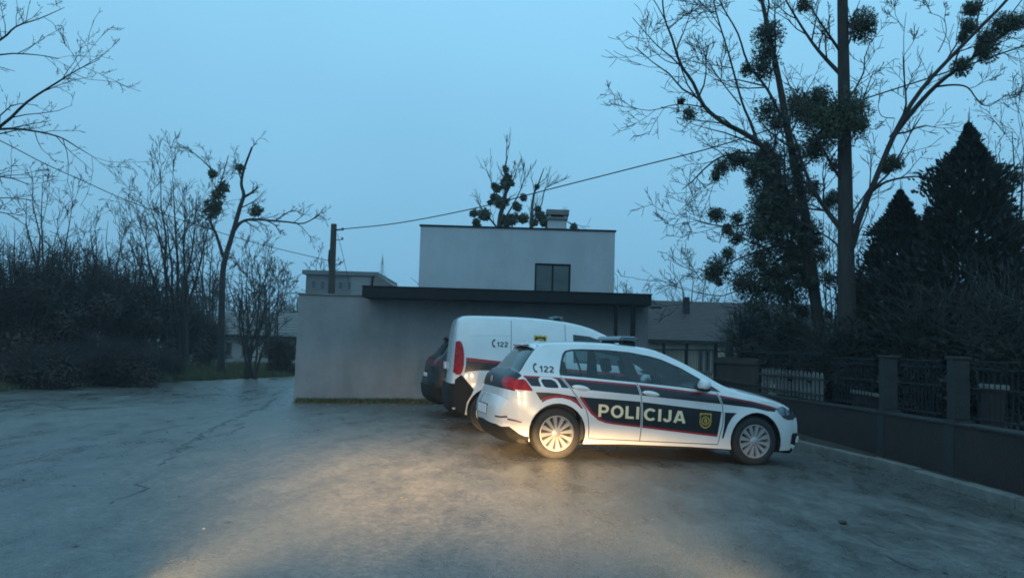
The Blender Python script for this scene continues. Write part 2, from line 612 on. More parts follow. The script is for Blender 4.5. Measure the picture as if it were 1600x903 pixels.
# ------------------------------------------------------------------ body shells for vehicles
def hermite(xk, yk, x):
    """smooth interpolation, vectorised; yk may be (n,) or (n, m)"""
    xk = np.asarray(xk, float)
    yk = np.asarray(yk, float)
    mk = np.gradient(yk, xk, axis=0)
    x = np.clip(x, xk[0], xk[-1])
    i = np.clip(np.searchsorted(xk, x) - 1, 0, len(xk) - 2)
    h = xk[i + 1] - xk[i]
    t = (x - xk[i]) / h
    if yk.ndim > 1:
        h = h[:, None]
        t = t[:, None]
    return ((2 * t**3 - 3 * t**2 + 1) * yk[i] + (t**3 - 2 * t**2 + t) * h * mk[i] + (-2 * t**3 + 3 * t**2) * yk[i + 1] + (t**3 - t**2) * h * mk[i + 1])

def in_poly(P, poly):
    poly = np.asarray(poly, float)
    x, y = P[:, 0], P[:, 1]
    r = np.zeros(len(P), bool)
    x0, y0 = poly[-1]
    for x1, y1 in poly:
        c = ((y1 > y) != (y0 > y))
        with np.errstate(divide='ignore', invalid='ignore'):
            xi = (x0 - x1) * (y - y1) / (y0 - y1) + x1
        r ^= c & (x < xi)
        x0, y0 = x1, y1
    return r

def subdiv(poly, step, closed=True):
    out = []
    n = len(poly)
    for i in range(n if closed else n - 1):
        a, b = poly[i], poly[(i + 1) % n]
        k = max(1, int(math.hypot(b[0] - a[0], b[1] - a[1]) / step))
        for j in range(k):
            out.append((a[0] + (b[0] - a[0]) * j / k, a[1] + (b[1] - a[1]) * j / k))
    if not closed: out.append(poly[-1])
    return out

def strip(line, w):
    """polygon around a polyline"""
    L_, R_ = [], []
    for i, p in enumerate(line):
        a, b = line[max(i - 1, 0)], line[min(i + 1, len(line) - 1)]
        t = Vector((b[0] - a[0], b[1] - a[1])).normalized()
        L_.append((p[0] - t.y * w, p[1] + t.x * w))
        R_.append((p[0] + t.y * w, p[1] - t.x * w))
    return L_ + R_[::-1]

def cdt(outer, polys, grid, step):
    vs, es = [], []
    for poly in [outer] + polys:
        pp = poly if poly is outer else subdiv(poly, step)
        k = len(vs)
        vs += [Vector(p) for p in pp]
        es += [(k + i, k + (i + 1) % len(pp)) for i in range(len(pp))]
    g = np.array(grid)
    g = g[in_poly(g, outer)]
    vs += [Vector((float(p[0]), float(p[1]))) for p in g]
    r = delaunay_2d_cdt(vs, es, [], 0, 1e-5)
    V = np.array([(v.x, v.y) for v in r[0]])
    T = np.array([f for f in r[2] if len(f) == 3])
    cen = V[T].mean(1)
    T = T[in_poly(cen, outer)]
    a = V[T]
    ar = np.abs((a[:, 1, 0] - a[:, 0, 0]) * (a[:, 2, 1] - a[:, 0, 1]) - (a[:, 2, 0] - a[:, 0, 0]) * (a[:, 1, 1] - a[:, 0, 1]))
    T = T[ar > 1e-9]
    return V, T

class Shell:
    """car body: two sides y = W(x, z) cut along drawn outlines, and one sheet lofted across between their upper edges"""
    def __init__(s, ctrl, zk, xk, Wt, bottom, crease=None, flares=()):
        s.zk, s.xk, s.Wt = zk, xk, np.array(Wt, float)
        s.crease, s.flares = crease, flares
        c = np.array(ctrl, float)
        u = np.arange(len(c))
        s.un = np.linspace(0, len(c) - 1, (len(c) - 1) * 5 + 1)
        q = hermite(u, c, s.un)
        s.b = q
        d = np.gradient(q[:, :2], axis=0)
        nrm = np.stack([-d[:, 1], d[:, 0]], 1)
        nrm /= np.linalg.norm(nrm, axis=1)[:, None]
        s.n = nrm                                            # outward (rear, up, front)
        s.s = np.concatenate([[0], np.cumsum(np.linalg.norm(np.diff(q[:, :2], axis=0), axis=1))])
        s.bottom = bottom
        s.parts = {}
    def W(s, x, z):
        x = np.atleast_1d(np.asarray(x, float))
        z = np.atleast_1d(np.asarray(z, float))
        cols = hermite(s.xk, s.Wt.T, x)                      # (n, nz)
        zk = np.array(s.zk)
        mk = np.gradient(cols, zk, axis=1)
        zc = np.clip(z, zk[0], zk[-1])
        i = np.clip(np.searchsorted(zk, zc) - 1, 0, len(zk) - 2)
        h = zk[i + 1] - zk[i]
        t = (zc - zk[i]) / h
        r = np.arange(len(x))
        w = ((2 * t**3 - 3 * t**2 + 1) * cols[r, i] + (t**3 - 2 * t**2 + t) * h * mk[r, i] + (-2 * t**3 + 3 * t**2) * cols[r, i + 1] + (t**3 - t**2) * h * mk[r, i + 1])
        if s.crease:
            zc0, amt = s.crease
            w = w + amt * np.exp(-np.abs(z - zc0) / 0.035)
        for fx, fz, fr, amt in s.flares:
            rr = np.hypot(x - fx, z - fz)
            w = w + amt * np.exp(-((rr - fr) / 0.05) ** 2)
        return w
    def u2s(s, u):
        return float(np.interp(u, s.un, s.s))
    def top(s, S, t):
        """S arc position, t in -1..1"""
        bx = np.interp(S, s.s, s.b[:, 0])
        bz = np.interp(S, s.s, s.b[:, 1])
        bb = np.interp(S, s.s, s.b[:, 2])
        nx = np.interp(S, s.s, s.n[:, 0])
        nz = np.interp(S, s.s, s.n[:, 1])
        l = np.hypot(nx, nz)
        y = s.W(bx, bz)
        g = (1 - np.abs(t) ** 3.4) ** (1 / 2.2)
        return np.stack([bx + nx / l * bb * g, y * t, bz + nz / l * bb * g], 1)
    def make(s, side_regions, top_regions, step=0.05):
        bp = [(float(a), float(b)) for a, b in s.b[:, :2]]
        outer = bp + [tuple(p) for p in subdiv(s.bottom, step, False)]
        g = [(x, z) for x in np.arange(-0.1, 4.6, step) for z in np.arange(0.1, 2.0, step * 0.8)]
        V, T = cdt(outer, [p for _, p in side_regions], g, step)
        y = s.W(V[:, 0], V[:, 1])
        P = np.stack([V[:, 0], -y, V[:, 1]], 1)
        cen = V[T].mean(1)
        lab = np.array(['body'] * len(T), dtype=object)
        for key, poly in reversed(side_regions):
            lab[in_poly(cen, poly)] = key
        # right side faces -y: orientation x->, z up gives normal -y when ccw seen from -y
        a = V[T]
        ar = (a[:, 1, 0] - a[:, 0, 0]) * (a[:, 2, 1] - a[:, 0, 1]) - (a[:, 2, 0] - a[:, 0, 0]) * (a[:, 1, 1] - a[:, 0, 1])
        T[ar < 0] = T[ar < 0][:, ::-1]
        chunks = [(P, T, np.array(['R:' + l for l in lab], dtype=object))]
        Pm = P * np.array([1, -1, 1])
        chunks.append((Pm, T[:, ::-1], np.array(['L:' + l for l in lab], dtype=object)))
        # top sheet
        K = 0.8
        n = len(s.s)
        ts = np.linspace(-1, 1, 25)
        ts = np.sign(ts) * (1 - (1 - np.abs(ts)) ** 1.35)
        outer2 = [(float(v), -K) for v in s.s] + [(float(s.s[-1]), float(t) * K) for t in ts[1:-1]] + [(float(v), K) for v in s.s[::-1]] + [(0.0, float(t) * K) for t in ts[::-1][1:-1]]
        tg = np.concatenate([ts, [-.985, .985, -.96, .96, -.995, .995]])
        g2 = [(float(v), float(t) * K) for v in np.arange(0.02, s.s[-1], 0.05) for t in tg[np.abs(tg) < 0.999]]
        polys2 = [(key, [(s.u2s(u), t * K) for u, t in poly]) for key, poly in top_regions]
        V2, T2 = cdt(outer2, [p for _, p in polys2], g2, step)
        P2 = s.top(V2[:, 0], np.clip(V2[:, 1] / K, -1, 1))
        cen = V2[T2].mean(1)
        lab2 = np.array(['T:body'] * len(T2), dtype=object)
        for key, poly in reversed(polys2):
            lab2[in_poly(cen, poly)] = 'T:' + key
        e1 = P2[T2[:, 1]] - P2[T2[:, 0]]
        e2 = P2[T2[:, 2]] - P2[T2[:, 0]]
        nn = np.cross(e1, e2)
        outw = np.stack([np.interp(cen[:, 0], s.s, s.n[:, 0]), cen[:, 1] * 0, np.interp(cen[:, 0], s.s, s.n[:, 1])], 1)
        fl = (nn * outw).sum(1) + nn[:, 1] * np.sign(cen[:, 1]) * 0.3 < 0
        T2[fl] = T2[fl][:, ::-1]
        chunks.append((P2, T2, lab2))
        # weld and smooth normals over the whole body
        PP = np.concatenate([c[0] for c in chunks])
        off = np.cumsum([0] + [len(c[0]) for c in chunks])
        TT = np.concatenate([c[1] + off[i] for i, c in enumerate(chunks)])
        LL = np.concatenate([c[2] for c in chunks])
        key = np.round(PP * 2000).astype(np.int64)
        _, inv = np.unique(key, axis=0, return_inverse=True)
        inv = inv.ravel()
        fn = np.cross(PP[TT[:, 1]] - PP[TT[:, 0]], PP[TT[:, 2]] - PP[TT[:, 0]])
        acc = np.zeros((inv.max() + 1, 3))
        for k in range(3):
            np.add.at(acc, inv[TT[:, k]], fn)
        acc /= np.linalg.norm(acc, axis=1)[:, None] + 1e-12
        s.PP, s.TT, s.LL, s.NN = PP, TT, LL, acc[inv]
    def emit(s, keys, name, material, parent, off=0.0, smooth=True):
        sel = np.isin(s.LL, keys)
        T = s.TT[sel]
        if len(T) == 0: return None
        used, inv = np.unique(T, return_inverse=True)
        T = inv.reshape(-1, 3)
        N_ = s.NN[used]
        P = s.PP[used] + N_ * off
        me = bpy.data.meshes.new(name)
        me.from_pydata(P.tolist(), [], T.tolist())
        me.materials.append(MATS[material])
        me.polygons.foreach_set('use_smooth', [True] * len(T))
        me.normals_split_custom_set_from_vertices(N_.tolist())
        return link(name, me, parent)
    def emit_each(s, keys, name, material, parent, off=0.0):
        """the same, one object for every separate piece"""
        for k in keys:
            idx = np.where(s.LL == k)[0]
            if not len(idx): continue
            key = np.round(s.PP * 2000).astype(np.int64)
            _, inv = np.unique(key, axis=0, return_inverse=True)
            inv = inv.ravel()
            par = {}
            def find(a):
                while par.setdefault(a, a) != a:
                    par[a] = par[par[a]]
                    a = par[a]
                return a
            for i in idx:
                a, b, c = (find(int(inv[j])) for j in s.TT[i])
                par[b] = a
                par[find(c)] = find(a)
            roots = np.array([find(int(inv[s.TT[i][0]])) for i in idx])
            for n_, r_ in enumerate(np.unique(roots)):
                tmp = s.LL.copy()
                s.LL = np.array(s.LL, dtype=object)
                s.LL[idx[roots == r_]] = '#one'
                s.emit(['#one'], name, material, parent, off)
                s.LL = tmp
    def onside(s, x, z, off=0.002, side=-1):
        w = s.W(x, z)
        return [(float(a), side * (float(b) + off), float(c)) for a, b, c in zip(np.atleast_1d(x), w, np.atleast_1d(z))]

def arc(cx, cz, rx, rz, a0, a1, n=14):
    return [(cx + rx * math.cos(math.radians(a0 + (a1 - a0) * i / n)), cz + rz * math.sin(math.radians(a0 + (a1 - a0) * i / n))) for i in range(n + 1)]
GLYPH = {'P': (.70, [[(.1, 0), (.1, 1)], [(.1, .905), (.38, .905)] + arc(.38, .665, .22, .24, 90, -90) + [(.38, .425), (.1, .425)]]),
         'O': (.86, [arc(.43, .5, .33, .41, 0, 360, 28)]), 'L': (.60, [[(.1, 0), (.1, 1)], [(.1, .09), (.58, .09)]]), 'I': (.20, [[(.1, 0), (.1, 1)]]),
         'C': (.80, [arc(.43, .5, .33, .41, 42, 318, 24)]), 'J': (.54, [[(.43, 1), (.43, .30)] + arc(.255, .28, .175, .19, 0, -178)]),
         'A': (.78, [[(.085, 0), (.36, .99)], [(.695, 0), (.42, .99)], [(.2, .27), (.58, .27)]]),
         '1': (.42, [[(.30, 0), (.30, 1)], [(.30, .86), (.06, .72)]]), '2': (.60, [arc(.30, .70, .205, .215, 175, -38) + [(.10, .16), (.10, .085)], [(.04, .085), (.56, .085)]])}
def letters_on(shell, txt, x0, x1, z0, z1, slope, material, name, parent, off=0.004, w=.098, gap=.13):
    lay, adv = [], 0
    for ch in txt:
        wd, strokes = GLYPH[ch]
        for s_ in strokes: lay.append([(adv + p[0], p[1]) for p in s_])
        adv += wd + gap
    adv -= gap
    b = MB()
    for k, s_ in enumerate(lay):
        pts = subdiv(s_, .25, False) if len(s_) < 4 else s_
        pl = strip(pts, w)
        n = len(pl) // 2
        X = np.array([x0 + p[0] / adv * (x1 - x0) for p in pl])
        Z = np.array([z0 + p[1] * (z1 - z0) for p in pl]) + slope * (X - x0)
        P = shell.onside(X, Z, off + .0004 * k)
        b.add(P, [(i, 2 * n - 1 - i, 2 * n - 2 - i, i + 1) for i in range(n - 1)])
    return b.build(name, material, parent)

def poly_on(shell, poly, material, name, parent, off=0.004):
    bm = bmesh.new()
    pp = shell.onside([p[0] for p in poly], [p[1] for p in poly], off)
    f = bm.faces.new([bm.verts.new(p) for p in pp])
    bmesh.ops.triangulate(bm, faces=[f])
    bm.normal_update()
    me = bpy.data.meshes.new(name)
    bm.to_mesh(me)
    bm.free()
    me.materials.append(MATS[material])
    return link(name, me, parent)

def handset(sh, cx, cz, h, parent):
    """telephone receiver: a bent grip with two thick ends, open to the right"""
    grip = strip(arc(cx + .36 * h, cz, .40 * h, .50 * h, 122, 238, 12), .075 * h)
    poly_on(sh, grip, 'black_print', 'telephone_symbol', parent, .004)
    for sg in (-1, 1):
        a = math.radians(180 - sg * 52)
        x, z = cx + .36 * h + .36 * h * math.cos(a), cz + .46 * h * math.sin(a)
        poly_on(sh, strip([(x - .10 * h, z - sg * .02 * h), (x + .16 * h, z + sg * .06 * h)], .095 * h), 'black_print', 'telephone_symbol', parent, .0045)

def shield(cx, cz, w, h, k=1.0):
    pts = [(-0.5, 0.42), (-0.38, 0.5), (-0.2, 0.45), (0, 0.5), (0.2, 0.45), (0.38, 0.5), (0.5, 0.42), (0.46, 0.2), (0.5, -0.05), (0.42, -0.3), (0.22, -0.43), (0, -0.5), (-0.22, -0.43), (-0.42, -0.3), (-0.5, -0.05), (-0.46, 0.2)]
    return [(cx + x * w * k, cz + z * h * k) for x, z in pts]

def circle(cx, cz, r, n=20):
    return [(cx + r * math.cos(2 * math.pi * i / n), cz + r * math.sin(2 * math.pi * i / n)) for i in range(n)]

def crest(sh, cx, cz, w, h, parent):
    poly_on(sh, shield(cx, cz, w, h), 'gold', 'crest', parent, 0.004)
    c = poly_on(sh, shield(cx, cz, w, h, 0.80), 'black_print', 'crest_field', parent, 0.005)
    poly_on(sh, circle(cx, cz, w * 0.34), 'gold', 'crest_ring', parent, 0.006)
    poly_on(sh, circle(cx, cz, w * 0.25), 'black_print', 'crest_centre', parent, 0.007)
    poly_on(sh, [(cx, cz + .2 * h), (cx + .07 * w, cz + .08 * h), (cx + .16 * w, cz + .1 * h), (cx + .10 * w, cz - .02 * h), (cx + .12 * w, cz - .14 * h), (cx + .02 * w, cz - .06 * h), (cx, cz - .2 * h), (cx - .02 * w, cz - .06 * h), (cx - .12 * w, cz - .14 * h), (cx - .10 * w, cz - .02 * h), (cx - .16 * w, cz + .1 * h), (cx - .07 * w, cz + .08 * h)], 'gold', 'crest_lily', parent, 0.008)

def wheel(R_, rr, width, kind):
    """wheel about the y axis, outer face towards -y; returns root mesh (tyre) with children"""
    w = width
    e = empty('wheel')
    t = MB().lathe([(rr - 0.012, -w * 0.40), (rr + 0.004, -w * 0.46), (rr + 0.03, -w * 0.50), (R_ * 0.90, -w * 0.49), (R_ * 0.965, -w * 0.43), (R_ * 0.992, -w * 0.36), (R_, -w * 0.28),
                    (R_, -w * 0.12), (R_ - 0.007, -w * 0.115), (R_ - 0.007, -w * 0.085), (R_, -w * 0.08), (R_, w * 0.08), (R_ - 0.007, w * 0.085), (R_ - 0.007, w * 0.115), (R_, w * 0.12), (R_, w * 0.3), (R_ * 0.97, w * 0.43), (R_ * 0.9, w * 0.49), (rr, w * 0.46), (rr - 0.012, w * 0.4)], 56)
    t.build('tyre', 'rubber', e, smooth=True, angle=40)
    if kind == 'alloy':
        rim = MB().lathe([(rr + 0.006, -w * 0.47), (rr - 0.006, -w * 0.475), (rr - 0.014, -w * 0.42), (rr - 0.02, -w * 0.1), (rr - 0.02, w * 0.4)], 56).build('rim', 'silver', e, smooth=True, angle=40)
        MB().lathe([(0.001, -w * 0.16), (rr - 0.018, -w * 0.13)], 40).build('brake_shadow', 'dark_disc', e)
        MB().lathe([(0.001, -w * 0.455), (0.022, -w * 0.455), (0.028, -w * 0.44), (0.05, -w * 0.42), (0.062, -w * 0.38), (0.064, -w * 0.2)], 28).build('hub_cap', 'silver', e, smooth=True, angle=30)
        n = 12
        sp = MB()
        for k in range(2):
            sgn = (-1, 1)[k]
        y_o, y_i = -w * 0.44, -w * 0.40
        a = MB()
        a.add([(-0.011, y_i, 0.045), (0.011, y_i, 0.045), (0.026, y_o, rr - 0.012), (-0.026, y_o, rr - 0.012),
               (-0.017, y_i + 0.03, 0.045), (0.017, y_i + 0.03, 0.045), (0.034, y_o + 0.035, rr - 0.012), (-0.034, y_o + 0.035, rr - 0.012)],
              [(0, 1, 2, 3), (4, 7, 6, 5), (0, 4, 5, 1), (1, 5, 6, 2), (2, 6, 7, 3), (3, 7, 4, 0)])
        me = a.mesh('spoke', 'silver')
        for i in range(n):
            link('spoke', me, e, rot=(0, 2 * math.pi * (i + 0.4) / n, 0))
    else:
        MB().lathe([(rr + 0.006, -w * 0.47), (rr - 0.006, -w * 0.475), (rr - 0.018, -w * 0.40), (rr - 0.030, -w * 0.30), (rr - 0.034, w * 0.4)], 56).build('rim', 'steel_grey', e, smooth=True, angle=40)
        MB().lathe([(0.001, -w * 0.34), (0.045, -w * 0.34), (0.06, -w * 0.25), (0.085, -w * 0.27), (0.11, -w * 0.34), (rr - 0.045, -w * 0.33), (rr - 0.028, -w * 0.26)], 48).build('wheel_disc', 'steel_grey', e, smooth=True, angle=40)
        hole = MB().lathe([(0.001, 0), (0.017, 0), (0.017, 0.004)], 12).mesh('vent_hole', 'dark_disc')
        for i in range(12):
            a = 2 * math.pi * i / 12
            link('vent_hole', hole, e, loc=(math.cos(a) * (rr - 0.058), -w * 0.345, math.sin(a) * (rr - 0.058)))
        bolt = MB().lathe([(0.001, -0.012), (0.010, -0.012), (0.011, 0)], 8).mesh('wheel_bolt', 'dark_disc')
        for i in range(5):
            a = 2 * math.pi * i / 5
            link('wheel_bolt', bolt, e, loc=(math.cos(a) * 0.06, -w * 0.27, math.sin(a) * 0.06))
    return e

def put_wheels(car, R_, rr, width, kind, xs_, track, first_steer=0):
    base = wheel(R_, rr, width, kind)
    used = False
    for sx in xs_:
        for sd_ in (-1, 1):
            wv = base if not used else copy_tree(base)
            used = True
            wv.parent = car
            wv.location = (sx, sd_ * track, R_)
            wv.rotation_euler = (0, sx * 2.3, 0 if sd_ < 0 else math.pi)

def arch_path(cx, cz, r, zb, n=16):
    """arch outline from the front foot to the rear foot"""
    a0 = math.asin((zb - cz) / r)
    return [(cx + r * math.cos(a0 + (math.pi - 2 * a0) * i / n), cz + r * math.sin(a0 + (math.pi - 2 * a0) * i / n)) for i in range(n + 1)]

def liner(car, cx, cz, r, y0, y1):
    b = MB()
    n = 18
    for i in range(n + 1):
        a = -0.35 + (math.pi + 0.7) * i / n
        for y in (y0, y1):
            b.v.append((cx + r * math.cos(a), y, cz + r * math.sin(a)))
    for i in range(n):
        b.f.append((2 * i, 2 * i + 1, 2 * i + 3, 2 * i + 2))
    k = len(b.v)
    b.v.append((cx, y1, cz))
    for i in range(n):
        b.f.append((2 * i + 1, k, 2 * i + 3))
    b.build('wheel_well', 'gap_dark', car)

def seat(car, x, y, zt, name='seat'):
    b = MB().cbox((x - 0.10, y - 0.24, 0.35), (x + 0.42, y + 0.24, 0.52), 0.05)
    M = Matrix.Translation((x - 0.02, y, 0.5)) @ Matrix.Rotation(-0.32, 4, 'Y')
    c = MB().cbox((-0.07, -0.24, 0), (0.07, 0.24, zt - 0.68), 0.06)
    b.add([M @ Vector(v) for v in c.v], c.f)
    s_ = b.build(name, 'seat_fabric', car, smooth=True, angle=50)
    c = MB().cbox((-0.05, -0.13, zt - 0.64), (0.05, 0.13, zt - 0.44), 0.05)
    d = MB()
    d.add([M @ Vector(v) for v in c.v], c.f)
    d.tube([M @ Vector((0, 0.05, zt - 0.72)), M @ Vector((0, 0.05, zt - 0.6))], [0.008, 0.008], 6)
    d.tube([M @ Vector((0, -0.05, zt - 0.72)), M @ Vector((0, -0.05, zt - 0.6))], [0.008, 0.008], 6)
    d.build('headrest', 'seat_fabric', s_, smooth=True, angle=50)

# ------------------------------------------------------------------ the police hatchback
def hatchback():
    car = empty('police_car')
    ctrl = [(.30, .225, .10), (.20, .30, .15), (.155, .42, .16), (.135, .54, .15), (.145, .62, .135), (.185, .67, .135), (.205, .78, .135), (.235, .92, .125),
            (.315, 1.0, .10), (.405, 1.15, .075), (.50, 1.285, .055), (.585, 1.355, .045), (.80, 1.383, .048), (1.2, 1.403, .05), (1.7, 1.400, .052), (2.08, 1.362, .055),
            (2.36, 1.262, .062), (2.63, 1.127, .078), (2.88, .985, .09), (3.06, .925, .085), (3.30, .885, .075), (3.60, .825, .075), (3.84, .758, .08), (3.97, .68, .11),
            (4.035, .60, .14), (4.055, .48, .155), (4.055, .36, .155), (4.035, .265, .145), (3.99, .205, .12)]
    zk = [.10, .28, .48, .70, .84, .97, 1.15, 1.30, 1.42]
    xk = [.10, .30, .55, .90, 1.5, 2.2, 2.9, 3.4, 3.75, 3.95, 4.10]
    Wt = [[.70, .785, .835, .855, .855, .855, .855, .85, .79, .71, .60],
          [.735, .815, .86, .875, .872, .872, .875, .875, .825, .745, .645],
          [.765, .84, .875, .89, .885, .884, .888, .888, .84, .765, .665],
          [.775, .84, .878, .892, .888, .887, .89, .885, .835, .755, .65],
          [.765, .825, .862, .88, .88, .88, .882, .868, .81, .73, .62],
          [.715, .765, .80, .825, .842, .848, .838, .815, .76, .69, .58],
          [.62, .655, .69, .72, .742, .748, .725, .70, .66, .60, .52],
          [.545, .575, .60, .63, .655, .655, .63, .61, .58, .54, .48],
          [.475, .50, .525, .555, .58, .58, .56, .54, .52, .49, .44]]
    ra, fa = (.752, .325, .352), (3.40, .32, .362)
    bottom = [(3.99, .205)] + [(3.82, .20)] + arch_path(*fa, .20) + [(2.5, .215), (1.6, .215)] + arch_path(*ra, .20) + [(.36, .215), (.30, .225)]
    sh = Shell(ctrl, zk, xk, Wt, bottom, crease=(.835, .010), flares=[(ra[0], ra[1], ra[2], .010), (fa[0], fa[1], fa[2], .010)])
    dlo = [(.768, 1.012), (.766, 1.06), (.80, 1.19), (.832, 1.275), (.868, 1.318), (.95, 1.340), (1.08, 1.352), (1.415, 1.362), (1.71, 1.352), (1.987, 1.318), (2.144, 1.283), (2.387, 1.193),
           (2.635, 1.065), (2.80, .972), (2.895, .915), (2.84, .918), (2.308, .951), (1.804, .975), (1.511, .986), (1.067, 1.004)]
    q_glass = [(.80, 1.030), (.80, 1.07), (.832, 1.19), (.862, 1.268), (.89, 1.300), (.972, 1.322), (1.040, 1.022)]
    r_glass = [(.998, 1.326), (1.08, 1.334), (1.415, 1.343), (1.575, 1.341), (1.645, .999), (1.068, 1.020)]
    f_glass = [(1.692, 1.336), (1.80, 1.328), (1.987, 1.299), (2.144, 1.264), (2.387, 1.172), (2.60, 1.060), (2.66, .950), (2.308, .967), (1.822, .991)]
    seam_r = [(.777, .998), (.84, .922), (.902, .848), (1.0, .732), (1.097, .616), (1.128, .52), (1.145, .40), (1.15, .275)]
    seam_b = [(1.757, .972), (1.785, .89), (1.804, .816), (1.824, .648), (1.83, .45), (1.82, .262)]
    seam_f = [(2.835, .915), (2.862, .85), (2.905, .754), (2.925, .62), (2.923, .50), (2.90, .40), (2.875, .262)]
    seam_s = [(1.15, .268), (1.8, .262), (2.875, .256)]
    bump_r = [(.16, .655), (.40, .645), (.455, .60), (.44, .52)]
    top_l = [(.318, .984), (.50, .986), (.777, .984), (1.3, .968), (1.757, .953), (2.141, .930), (2.844, .882), (2.92, .872), (3.30, .825), (3.60, .772), (3.70, .748)]
    bot_l = [(3.665, .70), (3.55, .705), (3.34, .738), (2.905, .766), (2.148, .806), (1.766, .826), (.957, .862), (.775, .866), (.404, .865)]
    upper = top_l + bot_l
    upper_red = top_l + [(x, z - .024) for x, z in top_l[::-1]]
    low_b = [(2.858, .353), (2.3, .392), (1.81, .428), (1.47, .452), (1.36, .464), (1.26, .495), (1.16, .57), (1.08, .66), (1.005, .752)]
    lower = [(1.005, .767), (1.40, .757), (1.793, .745), (2.143, .722), (2.90, .672)] + low_b
    lower_red = low_b + [(x + (.022 if x < 1.3 else 0), z + .026) for x, z in low_b[::-1]]
    fend = [(2.945, .664), (3.11, .664), (3.045, .60), (2.995, .51), (2.968, .42), (2.945, .335), (2.925, .335), (2.945, .5)]
    arc_d = [(.456, .795), (.60, .798), (.741, .792), (.955, .766), (1.055, .632), (.985, .70), (.90, .745), (.78, .765), (.66, .755), (.56, .72), (.52, .70)]
    arc_r = [(.535, .715), (.60, .752), (.70, .775), (.80, .778), (.90, .758), (.99, .708), (1.06, .626), (1.03, .628), (.965, .685), (.89, .722), (.79, .742), (.69, .738), (.60, .712), (.535, .672)]
    vent = [(3.985, .295), (3.995, .40), (4.02, .425), (4.10, .425), (4.10, .275), (4.0, .28)]
    lip = [(.05, .40), (.16, .372), (.235, .325), (.30, .283), (.36, .262), (.41, .258), (.41, .15), (.05, .15)]
    tail = [(.10, .915), (.22, .928), (.315, .942), (.345, .925), (.422, .812), (.40, .806), (.22, .812), (.10, .822)]
    head = [(3.69, .742), (3.80, .775), (3.90, .78), (4.02, .66), (4.02, .60), (3.90, .602), (3.82, .62), (3.73, .69)]
    flap = [(.515, .945), (.535, .965), (.66, .966), (.715, .945), (.745, .90), (.758, .862), (.735, .848), (.585, .848), (.548, .862)]
    flap_in = [(.53, .935), (.545, .952), (.655, .953), (.70, .934), (.728, .895), (.738, .868), (.725, .860), (.59, .860), (.560, .872)]
    flap_w = [(.495, .948), (.520, .982), (.668, .982), (.730, .955), (.765, .90), (.778, .855), (.745, .832), (.58, .832), (.53, .852)]
    refl = [(.10, .470), (.22, .452), (.31, .432), (.31, .418), (.22, .434), (.10, .450)]
    G = .0048
    f_door = [(1.757, .972)] + seam_b[1:] + [(2.875, .262)] + seam_f[::-1][1:] + [(2.835, .94), (2.3, .97)]
    r_door = [(.777, .998)] + seam_r[1:] + [(1.82, .262)] + seam_b[::-1][1:] + [(1.757, .99)]
    SW = .013
    side = [('gap', strip(seam_r, G)), ('gap', strip(seam_b, G)), ('gap', strip(seam_f, G)), ('gap', strip(seam_s, G)), ('lip', lip),
            ('q_glass', q_glass), ('r_glass', r_glass), ('f_glass', f_glass), ('trim', dlo), ('tail', tail), ('head', head), ('fog', vent), ('refl', refl),
            ('gap', strip(flap_in + flap_in[:1], .003)), ('flap_dark', flap_in), ('body', flap_w),
            ('body', strip(seam_r, SW)), ('body', strip(seam_b, SW)), ('body', strip(seam_f, SW)),
            ('red', upper_red), ('fred', lower_red), ('dark', arc_d[:0] + upper), ('dark', lower), ('red', arc_r), ('dark', arc_d), ('dark', fend)]
    side += [('front_door', f_door), ('rear_door', r_door)]
    # sheet across: rear, roof, windscreen, bonnet, nose (u = index of the control point)
    def band(u0, u1, t0, t1): return [(u0, t0), (u1, t0), (u1, t1), (u0, t1)]
    top = [('rear_glass', [(8.02, -.88), (8.0, 0), (8.02, .88), (10.3, .90), (10.4, 0), (10.3, -.90)]),
           ('rear_trim', band(7.85, 10.7, -.955, .955)),
           ('tail', [(6.22, -1), (7.05, -1), (6.98, -.82), (6.85, -.66), (6.45, -.64), (6.22, -.8)]), ('tail', [(6.22, 1), (7.05, 1), (6.98, .82), (6.85, .66), (6.45, .64), (6.22, .8)]),
           ('tail_in', [(6.25, -.74), (6.4, -.76), (6.4, -.99), (6.25, -.99)]),
           ('gap', band(5.02, 5.08, -.97, .97)),
           ('hatch_dark', band(6.1, 7.8, -1, 1)),
           ('plate_recess', band(2.6, 4.15, -.36, .36)),
           ('diffuser', [(0, -1), (1.55, -1), (1.9, -.8), (2.1, 0), (1.9, .8), (1.55, 1), (0, 1)]),
           ('refl', [(2.42, -1), (2.55, -1), (2.62, -.80), (2.50, -.80)]),
           ('screen', [(15.25, -.925), (15.2, 0), (15.25, .925), (18.55, .93), (18.75, 0), (18.55, -.93)]),
           ('cowl', band(15.1, 19.0, -.955, .955)),
           ('gap', strip([(19.3, -.96), (21, -.965), (22.6, -.955)], .012)), ('gap', strip([(19.3, .96), (21, .965), (22.6, .955)], .012)),
           ('bonnet_dark', [(19.4, -.80), (22.4, -.74), (22.4, .74), (19.4, .80)]),
           ('head', [(22.5, -1), (23.9, -1), (24.0, -.72), (23.3, -.56), (22.8, -.66)]), ('head', [(22.5, 1), (23.9, 1), (24.0, .72), (23.3, .56), (22.8, .66)]),
           ('grille', band(23.1, 23.8, -.55, .55)), ('grille', band(24.8, 26.6, -.50, .50)),
           ('fog', [(25.45, -1), (25.45, -.74), (26.75, -.72), (26.85, -1)]), ('fog', [(25.45, 1), (25.45, .74), (26.75, .72), (26.85, 1)]),
           ('front_lip', band(27.4, 28, -1, 1))]
    sh.make(side, top)
    body = sh.emit(['R:body', 'L:body', 'T:body', 'L:dark', 'L:red', 'L:fred', 'L:flap_dark'], 'body', 'white_paint', car)
